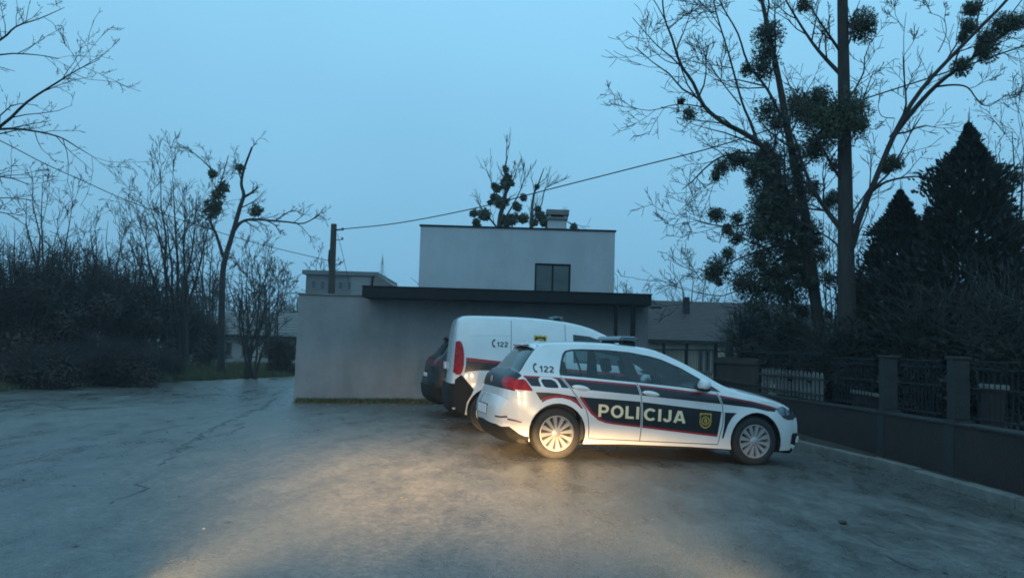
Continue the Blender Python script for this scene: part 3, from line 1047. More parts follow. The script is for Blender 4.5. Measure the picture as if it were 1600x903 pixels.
    for k, nm in (('rear_door', 'rear_door'), ('front_door', 'front_door')):
        for sd_ in 'RL':
            sh.emit([sd_ + ':' + k], nm, 'white_paint', car)
    sh.emit_each(['R:gap', 'L:gap', 'T:gap'], 'panel_gap', 'gap_dark', car, -0.004)
    # livery, sub-parts of the body
    sh.emit_each(['R:dark', 'R:flap_dark'], 'livery_stripe', 'navy_decal', body, 0.001)
    sh.emit_each(['R:red', 'R:fred'], 'livery_edging', 'red_decal', body, 0.001)
    sh.emit(['T:bonnet_dark'], 'bonnet_stripe', 'navy_decal', body, 0.001)
    sh.emit(['T:hatch_dark'], 'hatch_stripe', 'navy_decal', body, 0.001)
    for k, nm in (('q_glass', 'quarter_window'), ('r_glass', 'rear_door_window'), ('f_glass', 'front_door_window')):
        for sd_ in 'RL':
            sh.emit([sd_ + ':' + k], nm, 'car_glass', car, -0.003)
    sh.emit_each(['R:trim', 'L:trim', 'T:rear_trim', 'T:cowl'], 'window_trim', 'black_gloss', car, -0.001)
    sh.emit(['T:screen'], 'windscreen', 'car_glass', car, -0.002)
    sh.emit(['T:rear_glass'], 'rear_window', 'car_glass', car, -0.002)
    # lamps: split by side
    cen = sh.PP[sh.TT].mean(1)
    for base, nm, mt in (('tail', 'tail_light', 'tail_red'), ('head', 'headlight', 'lamp_clear'), ('refl', 'bumper_reflector', 'tail_dark')):
        for sd_, sg in (('R', -1), ('L', 1)):
            sel = np.isin(sh.LL, ['T:' + base]) & (np.sign(cen[:, 1]) == sg)
            sh.LL[sel] = sd_ + ':' + base
            lamp = sh.emit([sd_ + ':' + base], nm, mt, car, 0.004)
    sh.emit(['T:tail_in'], 'reversing_light', 'tail_clear', car, 0.005)
    sh.emit(['T:plate_recess'], 'plate_recess', 'white_paint', car, -0.006)
    sh.emit_each(['R:lip', 'L:lip', 'T:diffuser', 'T:front_lip'], 'bumper_lip', 'black_plastic', car, 0)
    sh.emit_each(['T:grille'], 'grille', 'black_gloss', car, -0.004)
    sh.emit_each(['R:fog', 'L:fog', 'T:fog'], 'fog_light_vent', 'black_plastic', car, -0.006)
    # bright L-shaped fin in the vents
    for sg in (-1, 1):
        b = MB()
        P_ = [sh.top(np.array([sh.u2s(u)]), np.array([t * 1.0]))[0] for u, t in ((25.75, sg * .90), (26.4, sg * .90), (26.4, sg * .985), (25.8, sg * .985))]
        b.tube([Vector(p) + Vector((.012, 0, 0)) for p in P_], [.011] * 4, 6)
        b.build('vent_fin', 'white_paint', car, smooth=True)
    # lettering and marks
    letters_on(sh, 'POLI', 1.255, 1.788, .538, .690, -.017, 'cream_letters', 'lettering', body)
    letters_on(sh, 'CIJA', 1.850, 2.410, .520, .672, -.030, 'cream_letters', 'lettering', body)
    crest(sh, 2.682, .548, .165, .20, body)
    letters_on(sh, '122', .520, .700, 1.038, 1.115, .01, 'black_print', 'emergency_number', body, w=.085)
    handset(sh, .455, 1.085, .115, body)
    # handles
    for sd_ in (-1, 1):
        for hx, hz in ((1.02, .873), (1.935, .850)):
            c = MB()
            n = 9
            for i in range(n):
                t = i / (n - 1)
                x = hx - .115 + .23 * t
                z = hz - .022 * (t - .5)
                wz = .030 * (math.sin(math.pi * t) ** .5) + .004
                o_ = .028 * (math.sin(math.pi * t) ** .6)
                y = float(sh.W(x, z)[0])
                for a in range(8):
                    an = 2 * math.pi * a / 8
                    c.v.append((x, sd_ * (y - .004 + o_ * max(0, math.cos(an)) + .004), z + wz * math.sin(an)))
            for i in range(n - 1):
                for a in range(8):
                    c.f.append((i * 8 + a, i * 8 + (a + 1) % 8, (i + 1) * 8 + (a + 1) % 8, (i + 1) * 8 + a))
            c.build('door_handle', 'white_paint', car, smooth=True, angle=60)
    # mirrors
    for sd_ in (-1, 1):
        b = MB()
        bm = bmesh.new()
        bmesh.ops.create_uvsphere(bm, u_segments=16, v_segments=10, radius=1)
        for v in bm.verts:
            x, y, z = v.co
            sx = .085 if x > 0 else .05
            v.co = Vector((2.60 + sx * x + .03 * z, sd_ * (.955 + .105 * (abs(y) ** .8) * (1 if y > 0 else -1)), 1.0 + .068 * (abs(z) ** .8) * (1 if z > 0 else -1) - .02 * x))
        bm.verts.index_update()
        b.add([v.co for v in bm.verts], [[v.index for v in f.verts] for f in bm.faces])
        bm.free()
        mo = b.build('mirror', 'white_paint', car, smooth=True, angle=60)
        MB().box((2.63, sd_ * .82 if sd_ > 0 else -.90, .915), (2.72, sd_ * .90 if sd_ > 0 else -.82, .965)).build('mirror_foot', 'black_plastic', mo)
        MB().cbox((2.545, -1.03 if sd_ < 0 else .88, .925), (2.67, -.88 if sd_ < 0 else 1.03, .955), .012).build('mirror_base', 'black_plastic', mo)
    # roof spoiler
    b = MB()
    prof = [(.68, .0), (.55, -.018), (.435, -.046), (.425, -.064), (.455, -.080), (.58, -.055)]
    ys_ = [-.57, -.52, -.3, 0, .3, .52, .57]
    for y in ys_:
        cz = 1.432 - .055 * abs(y / .57) ** 2.4
        k = .06 * abs(y / .57) ** 3
        for px_, pz in prof:
            b.v.append((px_ + k, y, cz + pz))
    n = len(prof)
    for i in range(len(ys_) - 1):
        for j in range(n):
            b.f.append((i * n + j, (i + 1) * n + j, (i + 1) * n + (j + 1) % n, i * n + (j + 1) % n))
    b.f.append(tuple(range(n))[::-1])
    b.f.append(tuple(range((len(ys_) - 1) * n, len(ys_) * n)))
    sp = b.build('roof_spoiler', 'white_paint', car, smooth=True, angle=35)
    MB().cbox((.432, -.40, 1.358), (.458, .40, 1.370), .004).build('brake_light', 'tail_red', sp)
    # rear wiper, badge, plate, exhaust
    MB().tube([(.225, -.02, 1.005), (.215, -.2, 1.03), (.215, -.45, 1.045)], [.018, .012, .008], 6).build('rear_wiper', 'black_plastic', car)
    em = MB().lathe([(.030, .004), (.030, -.006), (.038, -.008), (.044, -.004), (.044, .004)], 28)
    emo = em.build('emblem', 'silver', car, smooth=True, loc=(.083, 0, .905), rot=(0, 0, -math.pi / 2))
    b = MB()
    for a_, c_ in (((-.022, .022), (-.006, -.026)), ((-.006, -.026), (.0, -.008)), ((.0, -.008), (.006, -.026)), ((.006, -.026), (.022, .022)), ((-.01, .026), (0, .004)), ((0, .004), (.01, .026))):
        b.tube([(a_[0], -.004, a_[1]), (c_[0], -.004, c_[1])], [.003, .003], 5)
    b.build('emblem_bars', 'silver', emo)
    pl = MB().cbox((-.022, -.265, .47), (-.012, .265, .585), .003).build('number_plate', 'plate_white', car)
    MB().cbox((-.018, -.275, .462), (-.006, .275, .593), .003).build('plate_frame', 'black_plastic', car)
    b = MB()
    for y in (-.42, -.36):
        b.tube([(.10, y, .235), (.35, y, .235)], [.026, .026], 12)
    b.build('exhaust_pipe', 'steel_grey', car, smooth=True, angle=40)
    # roof light bar
    lb = MB()
    prof = [(-.13, .0), (-.135, .02), (-.10, .055), (.08, .06), (.135, .025), (.13, .0)]
    ys_ = [-.47, -.44, 0, .44, .47]
    for y in ys_:
        k = 1 if abs(y) < .46 else .75
        for px_, pz in prof:
            lb.v.append((1.78 + px_ * k, y, 1.500 + pz * (k if pz > .0 else 1)))
    n = len(prof)
    for i in range(len(ys_) - 1):
        for j in range(n):
            lb.f.append((i * n + j, (i + 1) * n + j, (i + 1) * n + (j + 1) % n, i * n + (j + 1) % n))
    lb.f.append(tuple(range(n))[::-1])
    lb.f.append(tuple(range((len(ys_) - 1) * n, len(ys_) * n)))
    lbo = lb.build('light_bar', 'lightbar_lens', car, smooth=True, angle=30)
    MB().cbox((1.70, -.42, 1.478), (1.86, .42, 1.499), .006).build('light_bar_base', 'black_plastic', lbo)
    for y in (-.37, .37):
        MB().cbox((1.69, y - .07, 1.41), (1.87, y + .07, 1.477), .015).build('light_bar_foot', 'black_plastic', lbo)
    # inside
    MB().box((.45, -.78, .22), (3.1, .78, .30)).build('floor_pan', 'interior_dark', car)
    MB().box((.40, -.74, .30), (1.02, .74, .86)).build('parcel_shelf', 'interior_dark', car)
    MB().cbox((2.72, -.74, .55), (3.05, .74, .93), .05).build('dashboard', 'interior_dark', car)
    b = MB()
    b.lathe([(.165, -.012), (.178, -.012), (.184, 0), (.178, .012), (.165, .012), (.165, -.012)], 28)
    b.box((-.16, -.008, -.02), (.16, .008, .02))
    b.build('steering_wheel', 'black_plastic', car, smooth=True, loc=(2.52, .37, .90), rot=(0.0, 0.35, math.pi / 2))
    for y in (-.37, .37): seat(car, 2.0, y, 1.24)
    seat(car, 1.12, -.36, 1.16)
    seat(car, 1.12, .36, 1.16)
    for y0, y1 in ((-.84, -.80), (.80, .84)):
        MB().box((1.05, y0, .25), (2.85, y1, .88)).build('door_card', 'interior_dark', car)
    MB().box((.5, -.70, .17), (3.85, .70, .215)).build('underbody', 'gap_dark', car)
    for cx, cz, r in (ra, fa):
        liner(car, cx, cz, r - .002, -.87, -.50)
        liner(car, cx, cz, r - .002, .87, .50)
    put_wheels(car, .312, .208, .20, 'alloy', (.752, 3.40), .762)
    return car

# ------------------------------------------------------------------ the police van
def van():
    car = empty('police_van')
    ctrl = [(.34, .27, .06), (.20, .36, .11), (.165, .55, .12), (.165, .72, .10), (.172, .95, .085), (.180, 1.2, .08), (.192, 1.45, .075), (.205, 1.62, .065), (.232, 1.718, .05), (.36, 1.752, .052),
            (.8, 1.762, .055), (1.3, 1.762, .055), (1.80, 1.733, .057), (2.16, 1.675, .06), (2.43, 1.588, .065), (2.68, 1.465, .08), (2.95, 1.28, .095), (3.22, 1.10, .10), (3.42, 1.03, .09),
            (3.75, .97, .09), (4.0, .88, .10), (4.12, .75, .13), (4.16, .58, .15), (4.15, .40, .15), (4.06, .27, .13)]
    zk = [.15, .40, .70, 1.0, 1.25, 1.5, 1.7, 1.85]
    xk = [.10, .30, .7, 1.3, 2.2, 3.0, 3.6, 4.0, 4.25]
    Wt = [[.77, .81, .83, .83, .83, .83, .82, .76, .66],
          [.80, .845, .86, .86, .86, .86, .85, .79, .69],
          [.815, .855, .872, .872, .872, .87, .86, .79, .69],
          [.81, .85, .868, .868, .868, .865, .84, .77, .67],
          [.785, .82, .838, .84, .84, .82, .78, .70, .6],
          [.745, .775, .795, .80, .79, .74, .68, .6, .5],
          [.695, .72, .735, .74, .72, .66, .6, .5, .45],
          [.64, .66, .67, .67, .65, .60, .5, .45, .40]]
    ra, fa = (.72, .33, .355), (3.53, .33, .36)
    bottom = [(4.06, .27)] + arch_path(*fa, .26) + [(2.5, .26), (1.5, .26)] + arch_path(*ra, .26) + [(.34, .27)]
    sh = Shell(ctrl, zk, xk, Wt, bottom, flares=[(ra[0], ra[1], ra[2], .014)])
    tail = [(.10, 1.385), (.225, 1.385), (.255, 1.345), (.278, 1.26), (.29, 1.15), (.292, 1.03), (.275, .92), (.24, .872), (.10, .872)]
    tail_i = [(.205, 1.06), (.282, 1.06), (.262, .91), (.225, .885), (.195, .92)]
    blk = [(.05, .70), (.262, .872), (.46, .655), (.43, .58), (.36, .45), (.33, .2), (.05, .2)]
    red = [(.322, 1.14), (.9, 1.098), (2.0, 1.02), (3.5, .97), (3.5, .93), (2.0, .975), (.9, 1.052), (.322, 1.088)]
    dark = [(.322, 1.088), (.9, 1.052), (2.0, .975), (3.5, .93), (3.5, .75), (2.0, .80), (1.2, .90), (.80, .955), (.55, .95), (.37, .925), (.302, .905), (.318, 1.0)]
    s1 = [(1.012, 1.745), (1.015, 1.2), (1.015, .70), (1.06, .5), (1.10, .30)]
    s2 = [(1.874, 1.72), (1.878, 1.0), (1.885, .30)]
    s3 = [(2.95, 1.25), (3.02, 1.0), (3.05, .7), (3.0, .30)]
    rail = [(1.02, 1.04), (.95, 1.05), (.40, 1.10)]
    win = [(2.0, 1.565), (2.27, 1.545), (2.42, 1.495), (2.62, 1.38), (2.83, 1.22), (2.96, 1.10), (2.005, 1.12)]
    win_i = [(2.025, 1.545), (2.26, 1.525), (2.40, 1.475), (2.59, 1.365), (2.77, 1.22), (2.89, 1.12), (2.03, 1.14)]
    groove = [(.34, 1.50), (.9, 1.51), (1.0, 1.51)]
    side = [('gap', strip(s1, .004)), ('gap', strip(s2, .004)), ('gap', strip(s3, .004)), ('glass', win_i), ('trim', win), ('tail_low', tail_i), ('tail', tail), ('black', blk),
            ('red', red), ('dark', dark)]
    def band(u0, u1, t0, t1): return [(u0, t0), (u1, t0), (u1, t1), (u0, t1)]
    top = [('gap', band(3.2, 8.2, -.006, .006)), ('gap', band(8.15, 8.22, -.95, .95)), ('black', band(0, 3.05, -1, 1)),
           ('tail', [(3.75, -1), (5.72, -1), (5.65, -.975), (3.8, -.97)]), ('tail', [(3.75, 1), (5.72, 1), (5.65, .975), (3.8, .97)]),
           ('plate_recess', band(3.2, 4.0, .05, .62)),
           ('screen', [(13.9, -.92), (13.9, .92), (17.6, .93), (17.6, -.93)]), ('trim', band(13.7, 17.9, -.95, .95)),
           ('grille', band(20.6, 21.4, -.6, .6)), ('black', band(22.4, 24, -1, 1))]
    sh.make(side, top, 0.06)
    body = sh.emit(['R:body', 'L:body', 'T:body', 'L:red', 'L:dark'], 'body', 'white_paint', car)
    sh.emit_each(['R:gap', 'L:gap', 'T:gap'], 'panel_gap', 'gap_dark', car, -.004)
    sh.emit_each(['R:red'], 'livery_edging', 'red_decal', body, .001)
    sh.emit_each(['R:dark'], 'livery_stripe', 'navy_decal', body, .001)
    sh.emit(['R:glass'], 'side_window', 'car_glass', car, -.002)
    sh.emit(['L:glass'], 'side_window', 'car_glass', car, -.002)
    sh.emit_each(['R:trim', 'L:trim', 'T:trim'], 'window_trim', 'black_gloss', car, -.001)
    sh.emit(['T:screen'], 'windscreen', 'car_glass', car, -.002)
    sh.emit_each(['R:black', 'L:black', 'T:black'], 'bumper', 'black_plastic', car, .012)
    sh.emit_each(['T:grille'], 'grille', 'black_gloss', car, 0)
    sh.emit(['T:plate_recess'], 'plate_recess', 'black_plastic', car, .002)
    cen = sh.PP[sh.TT].mean(1)
    for sd_, sg in (('R', -1), ('L', 1)):
        sel = np.isin(sh.LL, ['T:tail']) & (np.sign(cen[:, 1]) == sg)
        sh.LL[sel] = sd_ + ':tail'
        tl = sh.emit([sd_ + ':tail'], 'tail_light', 'tail_red', car, .012)
        sh.emit([sd_ + ':tail_low'], 'tail_light_lens', 'tail_red', tl, .016)
    letters_on(sh, '122', .790, .965, 1.322, 1.402, .02, 'black_print', 'emergency_number', body, w=.085)
    handset(sh, .728, 1.375, .125, body)
    crest(sh, 1.475, 1.405, .22, .26, body)
    # pressed swage line above the stripe
    b = MB()
    b.tube(sh.onside([.36, .5, .7, .9, .99], [1.475, 1.49, 1.497, 1.50, 1.50], .0005), [.004] * 5, 6)
    b.build('swage_line', 'white_paint', car, smooth=True)
    # rear furniture
    MB().cbox((.060, .10, .93), (.082, .60, 1.04), .004).build('number_plate', 'plate_white', car)
    # side lamp in the rear bumper
    MB().cbox((.135, -.86, .335), (.20, -.74, .375), .012).build('bumper_reflector', 'lamp_clear', car)
    # roof beacon
    bc = MB()
    for i in range(1):
        bc.cbox((1.72, -.48, 1.822), (1.90, .48, 1.855), .012)
    bco = bc.build('light_bar', 'car_glass', car, smooth=True, angle=40)
    for y in (-.4, .4): MB().cbox((1.76, y - .05, 1.76), (1.86, y + .05, 1.821), .01).build('light_bar_foot', 'black_plastic', bco)
    for sd_ in (-1, 1):
        MB().cbox((2.78, -1.02 if sd_ < 0 else .88, 1.02), (2.88, -.88 if sd_ < 0 else 1.02, 1.24), .03).build('mirror', 'black_plastic', car)
    MB().box((.35, -.72, .27), (3.4, .72, .33)).build('floor_pan', 'interior_dark', car)
    MB().box((1.86, -.66, .34), (1.90, .66, 1.62)).build('bulkhead', 'interior_dark', car)
    MB().cbox((2.95, -.7, .6), (3.3, .7, 1.02), .05).build('dashboard', 'interior_dark', car)
    for y in (-.4, .4): seat(car, 2.2, y, 1.32)
    MB().box((.45, -.62, .22), (3.95, .62, .268)).build('underbody', 'gap_dark', car)
    for cx, cz, r in (ra, fa):
        liner(car, cx, cz, r - .002, -.85, -.48)
        liner(car, cx, cz, r - .002, .85, .48)
    put_wheels(car, .318, .205, .19, 'steel', (.72, 3.53), .765)
    return car

# ------------------------------------------------------------------ the dark crossover
def crossover():
    car = empty('dark_car')
    ctrl = [(.32, .27, .06), (.20, .38, .13), (.17, .52, .14), (.175, .66, .13), (.20, .78, .115), (.215, .93, .115), (.25, 1.02, .10), (.33, 1.10, .075), (.44, 1.28, .06), (.55, 1.42, .05), (.66, 1.475, .045),
            (1.0, 1.505, .05), (1.6, 1.515, .05), (2.05, 1.48, .055), (2.4, 1.36, .065), (2.7, 1.20, .08), (2.95, 1.07, .09), (3.2, 1.01, .085), (3.6, .96, .08), (3.9, .89, .09), (4.08, .78, .12),
            (4.13, .62, .15), (4.12, .44, .15), (4.03, .28, .12)]
    zk = [.15, .40, .70, .95, 1.10, 1.3, 1.45, 1.55]
    xk = [.10, .30, .7, 1.3, 2.2, 3.0, 3.6, 4.0, 4.2]
    Wt = [[.76, .82, .86, .86, .86, .86, .85, .74, .64], [.80, .865, .90, .90, .90, .90, .895, .79, .69], [.81, .875, .91, .905, .905, .905, .90, .79, .69], [.785, .85, .89, .895, .895, .89, .86, .75, .65],
          [.715, .775, .82, .84, .845, .82, .78, .68, .6], [.62, .67, .71, .735, .735, .70, .64, .56, .5], [.55, .595, .63, .655, .655, .62, .56, .5, .45], [.5, .54, .57, .59, .59, .56, .5, .46, .42]]
    ra, fa = (.80, .345, .375), (3.38, .345, .38)
    bottom = [(4.03, .28)] + arch_path(*fa, .27) + [(2.2, .27)] + arch_path(*ra, .27) + [(.32, .27)]
    sh = Shell(ctrl, zk, xk, Wt, bottom, flares=[(ra[0], ra[1], ra[2], .014)])
    dlo = [(.62, 1.13), (.72, 1.30), (.82, 1.42), (1.1, 1.46), (1.6, 1.47), (2.0, 1.44), (2.3, 1.34), (2.6, 1.19), (2.8, 1.07), (1.6, 1.09)]
    tail = [(.10, 1.02), (.30, 1.04), (.42, 1.00), (.40, .95), (.22, .94), (.10, .93)]
    blk = [(.05, .2), (.05, .56), (.36, .56), (.42, .5), (.43, .2)]
    side = [('glass', dlo), ('tail', tail), ('black', blk)]
    def band(u0, u1, t0, t1): return [(u0, t0), (u1, t0), (u1, t1), (u0, t1)]
    top = [('rear_glass', [(7.15, -.86), (7.1, 0), (7.15, .86), (9.6, .90), (9.6, -.90)]), ('tail', band(5.0, 6.15, -1, 1)), ('black', band(0, 2.5, -1, 1)), ('chrome', band(1.5, 1.72, -.7, .7)),
           ('plate_recess', band(3.2, 4.3, -.35, .35)), ('screen', [(13.2, -.92), (13.2, .92), (16.3, .93), (16.3, -.93)]), ('gap', band(2.62, 2.70, -.96, .96))]
    sh.make(side, top, .07)
    body = sh.emit(['R:body', 'L:body', 'T:body'], 'body', 'dark_blue_paint', car)
    sh.emit(['R:glass'], 'side_window', 'dark_glass', car, -.002)
    sh.emit(['L:glass'], 'side_window', 'dark_glass', car, -.002)
    sh.emit(['T:screen'], 'windscreen', 'dark_glass', car, -.002)
    sh.emit(['T:rear_glass'], 'rear_window', 'dark_glass', car, -.002)
    sh.emit(['R:tail', 'L:tail', 'T:tail'], 'tail_light', 'tail_dark', car, .006)
    sh.emit_each(['R:black', 'L:black', 'T:black'], 'bumper', 'black_plastic', car, .006)
    sh.emit(['T:chrome'], 'bumper_trim', 'silver', car, .012)
    sh.emit_each(['T:gap'], 'panel_gap', 'gap_dark', car, -.004)
    sh.emit(['T:plate_recess'], 'plate_recess', 'black_plastic', car, .001)
    MB().cbox((.06, -.26, .69), (.075, .26, .80), .003).build('number_plate', 'plate_white', car)
    b = MB()
    prof = [(.78, .0), (.55, -.015), (.42, -.045), (.41, -.06), (.46, -.07), (.66, -.05)]
    ys_ = [-.60, -.54, 0, .54, .60]
    for y in ys_:
        cz = 1.535 - .05 * abs(y / .6) ** 2.4
        for px_, pz in prof: b.v.append((px_ + .05 * abs(y / .6) ** 3, y, cz + pz))
    n = len(prof)
    for i in range(len(ys_) - 1):
        for j in range(n): b.f.append((i * n + j, (i + 1) * n + j, (i + 1) * n + (j + 1) % n, i * n + (j + 1) % n))
    b.f += [tuple(range(n))[::-1], tuple(range((len(ys_) - 1) * n, len(ys_) * n))]
    b.build('roof_spoiler', 'dark_blue_paint', car, smooth=True, angle=35)
    for sg in (-1, 1):
        MB().tube([(.75, sg * .60, 1.545), (1.4, sg * .62, 1.565), (2.1, sg * .61, 1.545)], [.014] * 3, 6).build('roof_rail', 'dark_metal', car)
        MB().cbox((2.55, sg * .98 - .10, 1.03), (2.68, sg * .98 + .10, 1.17), .04).build('mirror', 'dark_blue_paint', car)
    MB().box((.45, -.74, .30), (3.2, .74, .36)).build('floor_pan', 'interior_dark', car)
    for y in (-.38, .38):
        seat(car, 1.95, y, 1.32)
        seat(car, 1.05, y, 1.28)
    MB().box((.5, -.66, .22), (3.9, .66, .28)).build('underbody', 'gap_dark', car)
    for cx, cz, r in (ra, fa):
        liner(car, cx, cz, r - .002, -.88, -.5)
        liner(car, cx, cz, r - .002, .88, .5)
    put_wheels(car, .345, .22, .22, 'alloy', (.80, 3.38), .79)
    return car

golf = hatchback()
golf.location = (-0.338695, 10.85699, 0.00842)
golf.rotation_euler = (0, 0.032, 0.225)
tag(golf, 'white police hatchback with dark POLICIJA side stripe, parked nearest the camera', 'police car')
vv = van()
vv.rotation_euler = (0, 0.012, 0.135)
vl = Euler(vv.rotation_euler).to_matrix() @ Vector((.72, -.765, .318))
vv.location = at(764, 645, 13.0) - vl
vv.location.z = gz(-.3, 13) - 0.003 + 0.008
tag(vv, 'white police van with tall red tail light and black bumper, behind the hatchback', 'police van')
cx_ = crossover()
cx_.rotation_euler = (0, 0.0, 0.20)
cl = Euler(cx_.rotation_euler).to_matrix() @ Vector((.06, .80, .55))
cx_.location = at(657, 605, 16.9) - cl
cx_.location.z = gz(cx_.location.x, cx_.location.y)
tag(cx_, 'dark navy crossover car half hidden behind the white police van', 'car')

# headlamps of the car the picture is taken from: dipped beams with the usual flat cut-off, strongest just below it
def headlamp(x, yaw, e):
    l = bpy.data.lights.new('headlamp', 'SPOT')
    l.energy = e
    l.color = (1.0, 0.61, 0.25)
    l.spot_size = math.radians(140)
    l.spot_blend = 0.6
    l.shadow_soft_size = 0.04
    l.use_nodes = True
    N, L = l.node_tree.nodes, l.node_tree.links
    em = N['Emission']
    tc = N.new('ShaderNodeTexCoord')
    sp = N.new('ShaderNodeSeparateXYZ')
    L.new(tc.outputs['Normal'], sp.inputs[0])
    def math_(op, a, b=None, c=None):
        n = N.new('ShaderNodeMath')
        n.operation = op
        for k, v in enumerate((a, b, c)):
            if v is None: continue
            if isinstance(v, (int, float)): n.inputs[k].default_value = v
            else: L.new(v, n.inputs[k])
        return n.outputs[0]
    fw = math_('ABSOLUTE', sp.outputs['Z'])
    down = math_('DIVIDE', math_('MULTIPLY', sp.outputs['Y'], -1.0), fw)      # tangent below the lamp's level
    side = math_('DIVIDE', sp.outputs['X'], fw)
    cut = N.new('ShaderNodeMapRange')
    cut.interpolation_type = 'SMOOTHSTEP'
    cut.inputs['From Min'].default_value = 0.040
    cut.inputs['To Min'].default_value = 0.022        # stray light above the cut-off
    cut.inputs['From Max'].default_value = 0.114
    L.new(down, cut.inputs['Value'])
    fall = math_('EXPONENT', math_('MULTIPLY', math_('MAXIMUM', math_('SUBTRACT', down, 0.095), 0.0), -1 / 0.070))
    near = math_('EXPONENT', math_('MULTIPLY', math_('POWER', math_('MAXIMUM', math_('MULTIPLY', down, 1 / 0.20), 0.0), 3.2), -1.0))
    wide = math_('EXPONENT', math_('MULTIPLY', math_('POWER', math_('MULTIPLY', side, 1 / 0.20), 2.0), -1.0))
    stray = N.new('ShaderNodeMapRange')
    stray.interpolation_type = 'SMOOTHSTEP'
    stray.inputs['From Min'].default_value = -0.045
    stray.inputs['From Max'].default_value = 0.015
    L.new(down, stray.inputs['Value'])
    L.new(math_('MULTIPLY', math_('MULTIPLY', math_('MULTIPLY', cut.outputs['Result'], stray.outputs['Result']), math_('MULTIPLY', fall, near)), wide), em.inputs['Strength'])
    o = bpy.data.objects.new('headlamp', l)
    COL.objects.link(o)
    o.location = (x, 1.7, 0.78)
    d = Vector((math.sin(yaw), math.cos(yaw), 0))
    o.rotation_euler = d.to_track_quat('-Z', 'Y').to_euler()
headlamp(-0.72, -0.06, 46000)
headlamp(0.62, -0.09, 43000)

# ------------------------------------------------------------------ the flat-roofed building
def building():
    root = empty('flat_roof_building', (-0.8, 19.5, 0))
    ox, oy = -0.8, 19.5
    def P(mb, name, m, par=root, **k): return mb.build(name, m, par, **k)
    def bx(x0, y0, z0, x1, y1, z1, c=None):
        a, b = (x0 - ox, y0 - oy, z0), (x1 - ox, y1 - oy, z1)
        return MB().cbox(a, b, c) if c else MB().box(a, b)
    XL, XR = -5.0, 3.22
    P(bx(XL, 19.5, -.4, XR, 26.5, 2.42), 'ground_floor_wall', 'plaster_grey')
    P(bx(XL - .02, 19.47, 2.424, -3.32, 26.52, 2.46, .006), 'coping', 'concrete')
    P(bx(-3.3, 19.52, 2.424, XR, 26.4, 2.60), 'roof_slab', 'roof_felt')
    # canopy that runs along the front
    P(bx(-3.36, 18.62, 2.365, 3.14, 19.9, 2.602, .008), 'canopy', 'dark_metal')
    P(bx(-3.37, 18.60, 2.606, 3.16, 19.9, 2.622), 'canopy_flashing', 'dark_metal')
    P(bx(3.145, 18.75, 2.31, 3.40, 18.87, 2.345, .01), 'gutter_spout', 'dark_metal')
    for x0, x1, yy in ((2.335, 2.41, 18.8), (2.70, 2.805, 18.75)):
        P(bx(x0, yy, -.05, x1, yy + .09, 2.363, .008), 'canopy_post', 'dark_metal')
    # door in the shade of the canopy
    # upper storey
    UL, UR = -2.37, 2.58
    wx0, wx1, wz0, wz1 = .565, 1.475, 2.70, 3.485
    y0, y1 = 21.0, 25.5
    b = MB()
    b.box((UL - ox, y0 - oy, 2.60), (wx0 - ox, y0 - oy + .3, 4.34))
    b.box((wx1 - ox, y0 - oy, 2.60), (UR - ox, y0 - oy + .3, 4.34))
    b.box((wx0 - ox, y0 - oy, wz1), (wx1 - ox, y0 - oy + .3, 4.34))
    b.box((wx0 - ox, y0 - oy, 2.60), (wx1 - ox, y0 - oy + .3, wz0))
    b.box((UL - ox, y0 - oy + .3, 2.60), (UR - ox, y1 - oy, 4.34))
    P(b, 'upper_storey_wall', 'plaster_white')
    P(bx(UL - .03, y0 - .03, 4.343, UR + .03, y1 + .03, 4.385, .006), 'parapet_cap', 'dark_metal')
    win = P(bx(wx0, y0 + .12, wz0, wx1, y0 + .15, wz1), 'window', 'pane_dark')
    t = .045
    for a in ((wx0, wz0, wx0 + t, wz1), (wx1 - t, wz0, wx1, wz1), (wx0 + t, wz1 - t, wx1 - t, wz1), (wx0 + t, wz0, wx1 - t, wz0 + t), ((wx0 + wx1) / 2 - t / 2, wz0 + t, (wx0 + wx1) / 2 + t / 2, wz1 - t)):
        bx(a[0], y0 + .05, a[1], a[2], y0 + .118, a[3], .006).build('frame', 'dark_metal', win)
    xm = (wx0 + wx1) / 2
    for a, c in ((wx0 + t, xm - t / 2), (xm + t / 2, wx1 - t)):
        bx(a, y0 + .100, wz0 + t, c, y0 + .106, wz1 - t).build('blind', 'blind', win)
        bx(a, y0 + .082, wz0 + t, c, y0 + .086, wz1 - t).build('pane', 'window_glass', win)
    bx(wx0 - .03, y0 - .05, wz0 - .035, wx1 + .03, y0 + .05, wz0 - .002, .006).build('sill', 'dark_metal', win)
    # chimney
    c0, c1, cy = .93, 1.42, 23.2
    c0 += .03; c1 += .06
    ch = P(bx(c0, cy, 4.32, c1, cy + .45, 4.95), 'chimney', 'plaster_white')
    bx(c0 - .05, cy - .05, 4.954, c1 + .03, cy + .5, 5.03, .01).build('chimney_collar', 'concrete', ch)
    for xx in (c0, c1 - .07):
        bx(xx, cy, 5.033, xx + .07, cy + .45, 5.085).build('chimney_pier', 'plaster_white', ch)
    bx(c0 - .06, cy - .06, 5.088, c1 + .06, cy + .51, 5.24, .012).build('chimney_slab', 'concrete', ch)
    P(MB().tube([(-3.36 - ox, .3, 2.5), (-3.33 - ox, .3, 2.93)], [.022, .022], 8), 'vent_pipe', 'dark_metal')
    tag(root, 'grey plastered flat-roofed building with dark canopy and pale upper storey', 'building')
building()

